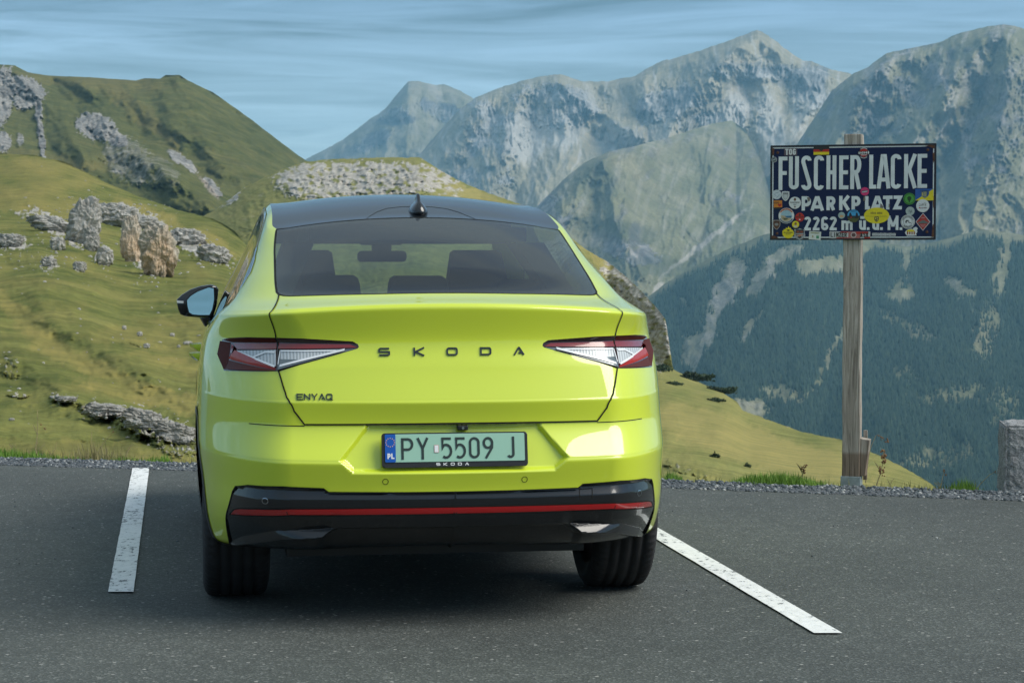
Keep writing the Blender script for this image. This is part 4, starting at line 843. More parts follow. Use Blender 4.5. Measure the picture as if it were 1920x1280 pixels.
LIDP = [(0,6.985),(.93,6.985),(1.0,7.52),(1.038,8.0),(1.050,9.0),(1.08,9.35),(1.155,9.93),(1.24,11.10),(1.23,11.9),(1.262,14.24),(1.20,14.19),(1.14,14.17),(.5,14.10),(0,14.10)]
LAMPB = [(1.24,11.10),(1.47,11.09),(1.63,11.03),(1.695,10.95),(1.695,10.35),(1.615,9.83),(1.155,9.93)]
LAMPT = [(1.236,11.10),(1.05,11.08),(.70,10.96),(.662,10.86),(.652,10.77),(.66,10.71),(1.150,9.93)]
SIDEW = [(2.75,16.95),(2.45,16.75),(2.2,16.35),(1.95,16.0),(1.83,15.6),(1.81,15.1),(1.9,14.6),(2.05,14.25),(2.3,14.0),(2.7,13.75),(3.5,13.6),(4.6,13.6),(5.0,13.75),(5.15,14.0),(5.05,15.5),(4.93,16.8),(4.85,16.98),(3.8,17.02)]
WIND = [(7,14.25),(6,14.28),(5.6,14.4),(5.5,15.5),(5.5,17.2),(5.7,17.55),(7,17.6)]
ROOFB = [(0,18.01),(.6,18),(.86,17.93),(1.2,17.55),(1.47,17.12),(1.62,17.45),(1.9,17.8),(2.4,17.93),(4.9,17.93),(5.68,17.75),(7,17.9),(7,18.02),(0,18.02)]
BUMP = [(0,4.0),(0,6.985),(.93,6.985),(1.35,6.99),(1.75,6.985),(1.82,6.8),(1.90,4.2),(1.93,1.5),(1.93,-.05),(1.66,-.05),(1.66,.9),(1.60,1.8),(1.555,2.6),(1.50,3.7),(1.47,3.98),(1.36,4.12),(1.08,4.19),(.815,4.14),(.785,4.0),(.35,3.97)]
SILL = [(2.2,-.05),(2.2,1.6),(5.0,1.6),(5.0,-.05)]
FRONTB = [(4.95,-.05),(4.95,9.5),(5.4,9.9),(7.01,9.9),(7.01,-.05)]
HOOD = [(5.35,9.9),(5.35,13.4),(5.75,14.28),(7.01,14.25),(7.01,9.9)]
REG = [('arch', ARCH_R), ('arch', ARCH_F), ('lamp_housing', LAMPB), ('lamp_housing_t', LAMPT), ('rear_window', GLASS), ('side_window', SIDEW), ('windscreen', WIND), ('roof_edge', ROOFB),
       ('lower_valance', VAL), ('trunk_lid', LIDP), ('rear_bumper', BUMP), ('sill', SILL), ('hood', HOOD), ('front_bumper', FRONTB)]
def build_shell():
    vs = []
    for i in range(18):
        p = S3(np.array([0, 1.5, 3.0]), np.array([i]*3)); q = S3(np.array([0, 1.5, 3.0]), np.array([i+1]*3)); n = max(2, int(math.ceil(np.linalg.norm(p-q, axis=1).max()/(.0045 if i < 3 else .0085))))
        vs += list(i+np.arange(n)/n)
    vs.append(18.0)
    us = np.concatenate([np.linspace(0, 1, 90, endpoint=False), np.linspace(1, 2, 70, endpoint=False), np.linspace(2, 5, 90, endpoint=False), np.linspace(5, 7, 36)])
    pts = []; edges = []
    SC = np.array([.65, .075])                      # approx metres per uv unit so that the triangulation is well shaped
    for nme, poly in REG:
        q = dens([(min(max(u, 0), 7), min(max(v, 0), 18)) for u, v in poly], .016, .11)
        s = len(pts); pts += q; n = len(q); edges += [(s+i, s+(i+1) % n) for i in range(n)]
    C = np.array(pts)*SC
    GU, GV = np.meshgrid(us, np.array(vs)); g = np.stack([GU.ravel(), GV.ravel()], 1)
    gs = g*SC; keep = np.ones(len(g), bool)
    # drop grid points that crowd the outlines
    cell = .006; from_ = {}
    for c in C: from_.setdefault((int(c[0]/cell), int(c[1]/cell)), []).append(c)
    bord = (g[:, 0] < 1e-9) | (g[:, 0] > 7-1e-9) | (g[:, 1] < 1e-9) | (g[:, 1] > 18-1e-9)
    for k in range(len(g)):
        if bord[k]: continue
        ix, iy = int(gs[k, 0]/cell), int(gs[k, 1]/cell)
        for a in (ix-1, ix, ix+1):
            for b in (iy-1, iy, iy+1):
                for c in from_.get((a, b), ()):
                    if (c[0]-gs[k, 0])**2+(c[1]-gs[k, 1])**2 < .0028**2: keep[k] = False
    allp = np.concatenate([C, gs[keep]])
    r = delaunay_2d_cdt([Vector(p) for p in allp], edges, [], 0, 1e-7)
    v2 = np.array([tuple(p) for p in r[0]])/SC; F = np.array([tuple(f) for f in r[2]])
    cen = v2[F].mean(1)
    a = v2[F]*SC; area = np.abs(np.cross(a[:, 1]-a[:, 0], a[:, 2]-a[:, 0]))
    lab = np.full(len(F), -1)
    for k, (nme, poly) in reversed(list(enumerate(REG))):
        ins = poly_dist(cen[:, 0]*SC[0], cen[:, 1]*SC[1], [(u*SC[0], v*SC[1]) for u, v in poly]) > 0
        lab[ins] = k
    ok = area > 1e-9
    v2[:, 0] = np.clip(v2[:, 0], 0, 7); v2[:, 1] = np.clip(v2[:, 1], 0, 18)
    P = S3(v2[:, 0], v2[:, 1]); NR = SN(v2[:, 0], v2[:, 1]); P[v2[:, 0] < 1e-6, 0] = 0; P[v2[:, 0] > 7-1e-6, 0] = 0
    # winding so that faces look outwards
    tri = P[F]; fn = np.cross(tri[:, 1]-tri[:, 0], tri[:, 2]-tri[:, 0]); flip = (fn*NR[F].mean(1)).sum(1) < 0
    F[flip] = F[flip][:, ::-1]
    mats = {'rear_window': M_glass, 'side_window': M_glass_side, 'windscreen': M_glass_front, 'roof_edge': M_blackroof, 'lower_valance': M_black, 'sill': M_satin}
    for k in range(-1, len(REG)):
        nme = 'body_shell' if k < 0 else REG[k][0]
        if nme == 'arch': continue
        sel = F[(lab == k) & ok]
        if len(sel) == 0: continue
        if nme.startswith('lamp_housing'):
            for sgn in (1, -1):
                lp = LAMPS[(sgn, nme)] if False else None
                PP = P*[sgn, 1, 1]; NN = NR*[sgn, 1, 1]; ff = sel if sgn > 0 else sel[:, ::-1]
                o = mesh_from('tail_lamp', PP, ff, NN, M_lamphouse, car, mirror=False)
                LAMPO[(sgn, nme)] = o
        elif nme == 'side_window':
            for sgn in (1, -1):
                PP = P*[sgn, 1, 1]; NN = NR*[sgn, 1, 1]; ff = sel if sgn > 0 else sel[:, ::-1]
                PARTS.setdefault(nme, []).append(mesh_from(nme, PP, ff, NN, mats[nme], car, mirror=False))
        else:
            PARTS[nme] = mesh_from(nme, P, sel, NR, mats.get(nme, M_paint), car)
LAMPO = {}; PARTS = {}
M_lamphouse = pmat('smoked_lamp_housing', (.035, .006, .007), .12, coat=1)
build_shell()

# ---- roof panel (Coons patch between the roof edges)
def build_roof():
    na, nb = 81, 90
    us_r = np.linspace(0, 1.0, 41)
    def rowcurve(u): return S3(u, np.full(u.shape, 18.0))
    # parameter u on row 18: rear edge 0..1.5, side 1.5..5.5, front 5.5..7
    rear = rowcurve(np.linspace(0, 1.5, 41)); side = rowcurve(np.linspace(1.5, 5.5, nb)); front = rowcurve(np.linspace(7, 5.5, 41))
    mir = lambda c: c*[-1, 1, 1]
    Rr = np.concatenate([mir(rear[1:])[::-1], rear]); Fr = np.concatenate([mir(front[1:])[::-1], front])
    s = np.linspace(0, 1, na)[None, :, None]; t = np.linspace(0, 1, nb)[:, None, None]
    Rt = side[:, None, :]; Lf = mir(side)[:, None, :]
    c00, c10, c01, c11 = Rr[0], Rr[-1], Fr[0], Fr[-1]
    P = (1-t)*Rr[None]+t*Fr[None]+(1-s)*Lf+s*Rt-((1-s)*(1-t)*c00+s*(1-t)*c10+(1-s)*t*c01+s*t*c11)
    a = (2*s[..., 0]-1); b = t[..., 0]
    P[..., 2] += .022*(1-a**2)*np.clip(4*b*(1-b), 0, 1)
    o = grid_obj('roof', P, M_blackroof, car, True)
    # normals outwards
    return P
ROOFP = build_roof()

def strip(name, uv, width, lift, mat, closed=False, parent=None, mirror=True, du=.012, dv=.09):
    q = np.array(dens(uv, du, dv, closed)); P = S3(q[:, 0], q[:, 1]); Nn = SN(q[:, 0], q[:, 1])
    T = np.roll(P, -1, 0)-np.roll(P, 1, 0)
    if not closed: T[0] = P[1]-P[0]; T[-1] = P[-1]-P[-2]
    T /= np.maximum(np.linalg.norm(T, axis=1, keepdims=True), 1e-9); S = np.cross(T, Nn); S /= np.maximum(np.linalg.norm(S, axis=1, keepdims=True), 1e-9)
    A = P+S*width/2+Nn*lift; B = P-S*width/2+Nn*lift; n = len(P)
    V3 = np.concatenate([A, B]); F = [(i, (i+1) % n, n+(i+1) % n, n+i) for i in range(n if closed else n-1)]
    return mesh_from(name, V3, F, np.concatenate([Nn, Nn]), mat, parent or car, mirror=mirror, weld=False)
# shut lines
strip('panel_gap', [(0,7.06),(.93,7.04),(1.0,7.52),(1.038,8.0),(1.050,9.0),(1.08,9.35),(1.155,9.93),(1.24,11.10),(1.23,11.9),(1.262,14.26)], .006, .0026, M_gapm)
strip('window_seal', [(0,14.09),(.5,14.09),(1.14,14.16),(1.20,14.18),(1.262,14.24),(1.292,14.35),(1.316,14.68),(1.366,15.73),(1.476,17.12)], .008, .001, M_gapm)
strip('roof_seal', [(0,17.985),(.6,17.985),(.86,17.915),(1.2,17.54),(1.475,17.11)], .007, .0012, M_gapm)
strip('panel_gap', [(1.35,6.99),(1.0,6.99),(.93,6.985)], .0035, .0008, M_gapm)
strip('valance_seam', [(0,3.96),(.35,3.97),(.785,4.0),(.815,4.14),(1.08,4.19),(1.36,4.12),(1.47,3.98),(1.50,3.7),(1.555,2.6),(1.60,1.8),(1.66,.9)], .004, .0012, M_gapm)
for ud in (2.62, 3.55, 4.75):
    strip('door_gap', [(ud, 1.7), (ud-.02, 8), (ud, 13.5)], .006, .0015, M_gapm)
strip('window_trim', SIDEW, .012, .003, M_black, closed=True)
strip('chrome_trim', [(2.75,17.0),(2.45,16.8),(2.2,16.4),(1.93,16.02),(1.81,15.6),(1.785,15.1),(1.88,14.55),(2.04,14.18),(2.3,13.9),(2.7,13.66),(3.5,13.5),(4.6,13.5)], .007, .004, M_chrome)
strip('arch_trim', [(u, v) for u, v in ARCH_R[:-2]], .03, .003, M_satin, du=.05, dv=.3)
strip('arch_trim', [(u, v) for u, v in ARCH_F[:-2]], .03, .003, M_satin, du=.05, dv=.3)

# ---- lamps: lenses as raised, tilted facets
def patch(name, poly, mat, lift, parent, sgn, tilt=(0, 0), du=.02, dv=.12):
    SC = np.array([.65, .075]); q = dens(poly, du, dv); n = len(q); lo = np.min(q, 0); hi = np.max(q, 0)
    gu, gv = np.meshgrid(np.arange(lo[0], hi[0], du), np.arange(lo[1], hi[1], dv)); g = np.stack([gu.ravel(), gv.ravel()], 1)*SC
    d = poly_dist(g[:, 0], g[:, 1], [(a*SC[0], b*SC[1]) for a, b in poly]); g = g[d > .003]
    r = delaunay_2d_cdt([Vector(p) for p in list(np.array(q)*SC)+list(g)], [(i, (i+1) % n) for i in range(n)], [], 1, 1e-7)
    v2 = np.array([tuple(p) for p in r[0]])/SC; F = np.array([tuple(f) for f in r[2]])
    P = S3(v2[:, 0], v2[:, 1]); NR = SN(v2[:, 0], v2[:, 1]); c = v2.mean(0)
    lf = lift+((v2[:, 0]-c[0])*tilt[0]+(v2[:, 1]-c[1])*.12*tilt[1]); lf = np.maximum(lf, .0008)
    P = P+NR*lf[:, None]
    # tilted normals: facet look
    tu = S3(v2[:, 0]+.01, v2[:, 1])-S3(v2[:, 0]-.01, v2[:, 1]); tv = S3(v2[:, 0], v2[:, 1]+.05)-S3(v2[:, 0], v2[:, 1]-.05)
    tu /= np.linalg.norm(tu, axis=1, keepdims=True)+1e-9; tv /= np.linalg.norm(tv, axis=1, keepdims=True)+1e-9
    NR = NR-tu*tilt[0]*1.2-tv*tilt[1]*1.2; NR /= np.linalg.norm(NR, axis=1, keepdims=True)
    tri = P[F]; fn = np.cross(tri[:, 1]-tri[:, 0], tri[:, 2]-tri[:, 0]); flip = (fn*NR[F].mean(1)).sum(1) < 0; F[flip] = F[flip][:, ::-1]
    if sgn < 0: P = P*[-1, 1, 1]; NR = NR*[-1, 1, 1]; F = F[:, ::-1]
    return mesh_from(name, P, F, NR, mat, parent, mirror=False)
def lens_mat(name, col, stripes, rough=.25, em=0):
    m, nt, b = nmat(name); b.inputs['Roughness'].default_value = rough; b.inputs['Coat Weight'].default_value = .7; b.inputs['Coat Roughness'].default_value = .22
    tc = nt.nodes.new('ShaderNodeTexCoord'); w = nt.nodes.new('ShaderNodeTexWave'); w.wave_type = 'BANDS'; w.bands_direction = 'X'; w.inputs['Scale'].default_value = stripes; w.inputs['Distortion'].default_value = .4; w.inputs['Detail'].default_value = 2
    nt.links.new(tc.outputs['Object'], w.inputs['Vector'])
    mx = nt.nodes.new('ShaderNodeMixRGB'); mx.inputs[1].default_value = (*[c*.62 for c in col], 1); mx.inputs[2].default_value = (*col, 1); nt.links.new(w.outputs[0], mx.inputs[0]); nt.links.new(mx.outputs[0], b.inputs['Base Color'])
    bp = nt.nodes.new('ShaderNodeBump'); bp.inputs['Strength'].default_value = .35; bp.inputs['Distance'].default_value = .002; nt.links.new(w.outputs[0], bp.inputs['Height']); nt.links.new(bp.outputs[0], b.inputs['Normal'])
    return m
M_redband = pmat('red_light_band', (.20, .004, .006), .2, coat=1)
M_brightred = pmat('bright_red_lens', (.45, .02, .022), .25, coat=1)
M_smoke = pmat('smoked_red_lens', (.085, .018, .012), .4, coat=0, spec=.1)
M_smokedark = pmat('smoked_dark_lens', (.022, .006, .006), .12, coat=1)
M_clear = lens_mat('clear_lens', (.58, .62, .64), 26)
M_clearwhite = pmat('white_light_guide', (.78, .80, .82), .3, coat=1)
M_steelblue = pmat('satin_lens_edge', (.11, .14, .16), .2, metal=.3, coat=1)
def ribbon_uv(name, a, b, w, lift, mat, parent, sgn):
    q = dens([a, b], .03, .2, False); 
    dx, dz = (b[0]-a[0])*.65, (b[1]-a[1])*.075; L_ = math.hypot(dx, dz); nx, nz = -dz/L_*w/2, dx/L_*w/2
    poly = [(a[0]+nx/.65, a[1]+nz/.075), (b[0]+nx/.65, b[1]+nz/.075), (b[0]-nx/.65, b[1]-nz/.075), (a[0]-nx/.65, a[1]-nz/.075)]
    return patch(name, poly, mat, lift, parent, sgn)
for sgn in (-1, 1):
    hb, ht = LAMPO[(sgn, 'lamp_housing')], LAMPO[(sgn, 'lamp_housing_t')]
    patch('side_lens', [(1.690,10.87),(1.60,10.85),(1.58,10.2),(1.60,9.86),(1.620,9.88),(1.690,10.35)], M_smoke, .002, hb, sgn, (.15, 0))
    patch('upper_lens', [(1.685,10.94),(1.62,11.0),(1.47,11.06),(1.245,11.07),(1.235,10.92),(1.59,10.86)], M_smoke, .0025, hb, sgn, (0, .55))
    patch('red_band', [(1.575,10.83),(1.235,10.90),(1.225,10.68),(1.52,10.60)], M_redband, .0025, hb, sgn, (0, -.12))
    patch('corner_lens', [(1.59,10.81),(1.525,10.59),(1.575,10.26)], M_redlens, .0015, hb, sgn, (-.45, 0))
    patch('clear_lens', [(1.515,10.56),(1.225,10.645),(1.185,10.09)], M_clear, .0025, hb, sgn, (0, .05))
    patch('red_lens', [(1.515,10.52),(1.19,10.055),(1.18,9.965),(1.575,10.24)], M_brightred, .004, hb, sgn, (0, .35))
    patch('lower_lens', [(1.58,10.20),(1.21,9.965),(1.17,9.945),(1.59,9.87)], M_smoke, .0015, hb, sgn, (0, -.4))
    ribbon_uv('light_guide', (1.515,10.535), (1.187,10.07), .005, .0065, M_clearwhite, hb, sgn)
    ribbon_uv('light_guide', (1.29,10.55), (1.37,10.345), .005, .006, M_clearwhite, hb, sgn)
    ribbon_uv('light_guide', (1.29,10.55), (1.225,10.555), .005, .0062, M_clearwhite, hb, sgn)
    patch('upper_lens', [(1.228,11.07),(1.05,11.05),(.70,10.945),(.665,10.85),(.72,10.89),(1.225,10.93)], M_smokedark, .0025, ht, sgn, (0, .5))
    patch('red_band', [(1.222,10.90),(.715,10.855),(.662,10.74),(1.212,10.69)], M_redband, .0025, ht, sgn, (0, -.12))
    patch('lens_edge', [(1.205,10.665),(1.157,9.96),(.665,10.715),(.73,10.69)], M_steelblue, .002, ht, sgn, (0, -.1))
    patch('clear_lens', [(1.192,10.64),(.745,10.67),(1.155,10.10)], M_clear, .0045, ht, sgn, (0, .05))
    ribbon_uv('light_guide', (1.150,10.09), (.745,10.665), .006, .008, M_clearwhite, ht, sgn)
    ribbon_uv('light_guide', (1.18,10.60), (.80,10.63), .0035, .0075, M_clearwhite, ht, sgn)
    ribbon_uv('light_guide', (1.165,10.14), (1.188,10.60), .004, .0072, M_clearwhite, ht, sgn)
    strip_l = 0
# reflector strip in the valance
rt = [(0,3.13),(.5,3.12),(1.03,3.08),(1.28,2.92),(1.44,2.72),(1.49,2.58)]; rb_ = [(1.535,2.18),(1.30,2.47),(1.03,2.73),(.5,2.75),(0,2.76)]
for sgn in (-1, 1):
    patch('reflector_strip', rt+rb_, M_redlens, .003, car, sgn, (0, .1))
strip('reflector_seam', [(0,3.17),(.5,3.16),(1.03,3.12),(1.28,2.96),(1.44,2.76),(1.50,2.60),(1.55,2.16),(1.30,2.42),(1.03,2.68),(.5,2.70),(0,2.71)], .004, .0016, M_gapm)
for sgn in (-1, 1):
    for uu in (.0, 1.05):
        patch('reflector_joint', [(uu,2.74),(uu+.010,3.10),(uu+.016,3.10),(uu+.006,2.74)], M_smokedark, .0042, car, sgn)
# top face trim of the valance corners and tow cover
strip('tow_cover_seam', [(.80,3.45),(.80,3.9),(.885,3.93),(.885,3.42)], .003, .0012, M_gapm, mirror=False)

# ---- parking sensors, camera
def ring_on(name, x, z, r, w, mat, lift=.0012):
    n = 28; q = [(x+rr*math.cos(2*math.pi*i/n), z+rr*math.sin(2*math.pi*i/n)) for rr in (r-w/2, r+w/2) for i in range(n)]
    A = surf_many([a for a, _ in q], [b for _, b in q], lift)
    return mesh_obj(name, A, [(i, (i+1) % n, n+(i+1) % n, n+i) for i in range(n)], mat, car)
for sx, sz in ((-.261, .569), (.261, .569), (-.70, .49), (.735, .49)):
    ring_on('parking_sensor', sx, sz, .0105, .0022, M_gapm if abs(sx) < .5 else M_chrome)
bm = bmesh.new(); box_bm(bm, -.016+.03, .024+.03, .062, .10, .752, .770, .004); bm_obj('reversing_camera', bm, M_satin, car)
prism('camera_lens', circle_pts(.034, .7605, .005, n=14), .0595, .063, M_mirror, car)

# ---- number plate
M_plate = pmat('pale_green_plate', (.33, .56, .42), .35, coat=.5); M_blue = pmat('plate_blue', (.004, .09, .42), .35); M_ink = pmat('plate_ink', (.02, .035, .03), .45); M_white = pmat('white_print', (.8, .8, .8), .5); M_star = pmat('star_yellow', (.75, .42, .25), .5)
def rrect(x0, x1, z0, z1, r, n=6):
    out = []
    for cx, cz, a in ((x1-r, z1-r, 0), (x0+r, z1-r, 90), (x0+r, z0+r, 180), (x1-r, z0+r, 270)):
        out += [(cx+r*math.cos(R_(a+90*i/n)), cz+r*math.sin(R_(a+90*i/n))) for i in range(n+1)]
    return out
plate = empty('number_plate', (0, .030, .6845)); plate.parent = car; plate.rotation_euler = (R_(-11), 0, 0)
# (local frame of the plate: x right, z up, facing -y)
prism('plate_frame', rrect(-.2735, .2735, -.066, .063, .011), -.004, .012, M_satin, plate, bev=.003, smooth=False)
prism('plate_sheet', rrect(-.262, .262, -.046, .058, .005), -.0065, -.003, M_plate, plate)
prism('blue_band', rrect(-.262, -.2225, -.046, .058, .004), -.0075, -.006, M_blue, plate)
for i in range(12):
    a = 2*math.pi*i/12; cx, cz = -.2422+.0160*math.cos(a), .0275+.0160*math.sin(a)
    st = [(cx+(.0030 if k % 2 == 0 else .0013)*math.sin(math.pi*k/5), cz+(.0030 if k % 2 == 0 else .0013)*math.cos(math.pi*k/5)) for k in range(10)]
    prism('star', st, -.0082, -.007, M_star, plate)
put_text('country_code', 'PL', -.2535, -.0335, .0205, .0118, .0048, M_white, plate, -.0084, .0008, .0022)
put_text('registration', 'PY', -.2015, -.0365, .0800, .0455, .0090, M_ink, plate, -.0082, .0018, .0115)
put_text('registration', '5509', -.0515, -.0355, .0795, .0405, .0090, M_ink, plate, -.0082, .0018, .0112)
put_text('registration', 'J', .1935, -.0360, .0800, .0300, .0090, M_ink, plate, -.0082, .0018, .0125)
prism('inspection_sticker', rrect(-.0790, -.0615, -.0125, .0165, .002), -.0080, -.007, pmat('sticker_edge', (.5, .2, .14), .5), plate)
prism('inspection_sticker', rrect(-.0775, -.0630, -.0110, .0150, .001), -.0086, -.0081, M_white, plate)
put_text('frame_lettering', 'SKODA', -.0720, -.0605, .0105, .0150, .0024, M_white, plate, -.0052, .0008, .0120, wide=True)

# ---- badges on the tailgate
M_badge = pmat('black_badge', (.006, .007, .008), .2, coat=1)
def badge(name, text, xs, z0, h, w, st):
    for ch, x0 in zip(text, xs):
        polys = glyph_polys(ch, w, h, st, wide=True)
        bm = bmesh.new(); SP = surf_many([x0+a for q in polys for a, b in q], [z0+b for q in polys for a, b in q]); si = 0
        for k, q in enumerate(polys):
            vf = []; vb = []
            for (a, b) in q:
                p = SP[si]; si += 1; vf.append(bm.verts.new((p[0], p[1]-.0045-.0001*(k % 7), p[2]))); vb.append(bm.verts.new((p[0], p[1]+.002, p[2])))
            m = len(vf); bm.faces.new(vf); bm.faces.new(vb[::-1])
            for i in range(m): bm.faces.new((vf[i], vf[(i+1) % m], vb[(i+1) % m], vb[i]))
        bm_obj(name, bm, M_badge, car)
badge('badge_letter', 'SKODA', [-.2765, -.1455, -.0215, .1065, .2345], 1.0305, .0300, .0430, .0060)
badge('badge_letter', 'ENYAQ', [-.5835+i*.0272 for i in range(5)], .8700, .0225, .0235, .0034)

# ---- antenna fin on the roof
ab = empty('roof_antenna', (0.0, 1.30, 1.586)); ab.parent = car
def loft(name, secs, mat, parent, smooth=True, cap=True):
    bm = bmesh.new(); rings = [[bm.verts.new(p) for p in s] for s in secs]; n = len(rings[0])
    for a, b in zip(rings, rings[1:]):
        for k in range(n): bm.faces.new((a[k], a[(k+1) % n], b[(k+1) % n], b[k]))
    if cap: bm.faces.new(rings[0][::-1]); bm.faces.new(rings[-1])
    return bm_obj(name, bm, mat, parent, smooth)
secs = []
for (hw, ya, yb, z) in ((.038, -.075, .12, -.016), (.042, -.080, .12, -.002), (.043, -.080, .12, .006), (.036, -.070, .115, .022), (.026, -.060, .11, .036), (.016, -.048, .10, .045), (.0125, -.040, .09, .052), (.011, -.024, .06, .066), (.0085, -.010, .03, .080), (.003, -.004, .016, .084)):
    secs.append([(hw*math.copysign(abs(math.cos(t))**.8, math.cos(t)), (ya+yb)/2+(yb-ya)/2*math.sin(t), z) for t in np.linspace(0, 2*math.pi, 20, endpoint=False)])
loft('antenna_fin', secs, M_black, ab)

# seam of the roof end panel around the antenna
def roof_pt(x, Y, lift=.001):
    d = (ROOFP[..., 0]-x)**2+(ROOFP[..., 1]-Y)**2; i = np.unravel_index(d.argmin(), d.shape); p = ROOFP[i]
    ii = [i[0], i[1]]; a = ROOFP[min(ii[0]+1, ROOFP.shape[0]-1), ii[1]]-ROOFP[max(ii[0]-1, 0), ii[1]]; b = ROOFP[ii[0], min(ii[1]+1, ROOFP.shape[1]-1)]-ROOFP[ii[0], max(ii[1]-1, 0)]
    z = p[2]+(Y-p[1])*a[2]/(a[1]+1e-9)+(x-p[0])*b[2]/(b[0]+1e-9)
    return (x, Y, z+lift)
sp = [(-.232+.0, 1.185), (-.215, 1.24), (-.18, 1.31), (-.13, 1.37), (-.07, 1.395), (0, 1.40), (.07, 1.395), (.13, 1.37), (.18, 1.31), (.215, 1.24), (.232, 1.185)]
bm = bmesh.new(); pr = None
sp2 = [];
for a, b in zip(sp, sp[1:]): sp2 += [(a[0]+(b[0]-a[0])*t/5, a[1]+(b[1]-a[1])*t/5) for t in range(5)]
sp2.append(sp[-1])
tube_bm(bm, [roof_pt(x, y, .0) for x, y in sp2], .0013, 6); bm_obj('roof_seam', bm, M_gapm, car)

# ---- cabin
bm = bmesh.new(); box_bm(bm, -.47, .47, 1.27, 2.86, 1.462, 1.525, .01); box_bm(bm, -.56, .56, 2.3, 2.84, 1.46, 1.60, .01); bm_obj('headliner', bm, M_dark, car)
bm = bmesh.new(); box_bm(bm, -.60, .60, .62, 4.30, .21, .27); box_bm(bm, -.86, .86, 1.55, 3.3, .24, .34); box_bm(bm, -.62, .62, .60, 1.45, .27, .62); bm_obj('underbody', bm, M_satin, car)
bm = bmesh.new(); box_bm(bm, -.64, .64, .42, 1.30, 1.10, 1.165, .01); bm_obj('parcel_shelf', bm, M_dark, car)
bm = bmesh.new(); box_bm(bm, -.74, .74, 3.05, 3.65, .75, 1.055, .04); bm_obj('dashboard', bm, M_dark, car)
bm = bmesh.new(); box_bm(bm, -.70, .70, 3.62, 4.25, .30, .86, .02); bm_obj('bulkhead', bm, M_dark, car)
bm = bmesh.new(); box_bm(bm, -.62, .62, 1.30, 1.50, .60, 1.19, .05); box_bm(bm, -.62, .62, 1.45, 1.95, .42, .58, .05); bm_obj('rear_seat', bm, M_seat, car)
for sgn in (-1, 1):   # pillar and door trims
    bm = bmesh.new(); box_bm(bm, sgn*.735-.015, sgn*.735+.015, 1.1, 3.6, .30, 1.04, .005); bm_obj('door_trim', bm, M_dark, car)
    prism_pts = [(sgn*.60, 1.0), (sgn*.74, 1.0), (sgn*.66, 1.50), (sgn*.42, 1.50)]
    bm = bmesh.new()
    A = [bm.verts.new(p) for p in ((sgn*.60, 1.0, 1.14), (sgn*.70, 1.0, 1.14), (sgn*.57, 1.42, 1.46), (sgn*.44, 1.42, 1.46))]; B = [bm.verts.new((v.co.x, v.co.y+.28, v.co.z)) for v in A]
    bm.faces.new(A); bm.faces.new(B[::-1])
    for i in range(4): bm.faces.new((A[i], A[(i+1) % 4], B[(i+1) % 4], B[i]))
    bm_obj('pillar_trim', bm, M_dark, car)
def seat(name, x0, x1, xt0, xt1, yb, z0, z1, th=.12, mat=M_seat):
    poly = [(x0, z0), (x1, z0), (x1+(xt1-x1)*.55, z0+(z1-z0)*.75), (xt1, z1-.012), (xt1-.018, z1), (xt0+.018, z1), (xt0, z1-.012), (x0+(xt0-x0)*.55, z0+(z1-z0)*.75)]
    return prism(name, poly, yb, yb+th, mat, car, bev=.012)
seat('front_seat', .19, .60, .255, .49, 2.15, .55, 1.428)
seat('front_seat', -.66, -.25, -.56, -.315, 2.15, .55, 1.428)
seat('rear_headrest', -.125, .150, -.108, .128, 1.36, 1.15, 1.315)
seat('rear_headrest', -.50, -.235, -.485, -.255, 1.36, 1.15, 1.318)
seat('rear_headrest', .335, .56, .36, .54, 1.36, 1.15, 1.30)
prism('interior_mirror', rrect(-.125, .125, -.028, .028, .02), 0, .03, M_dark, car, bev=.004).location = (-.005, 2.98, 1.397)
bm = bmesh.new(); box_bm(bm, -.05, .045, 3.0, 3.1, 1.41, 1.50, .01); box_bm(bm, -.11, .10, 3.0, 3.1, 1.455, 1.50, .01); bm_obj('mirror_mount', bm, M_dark, car)

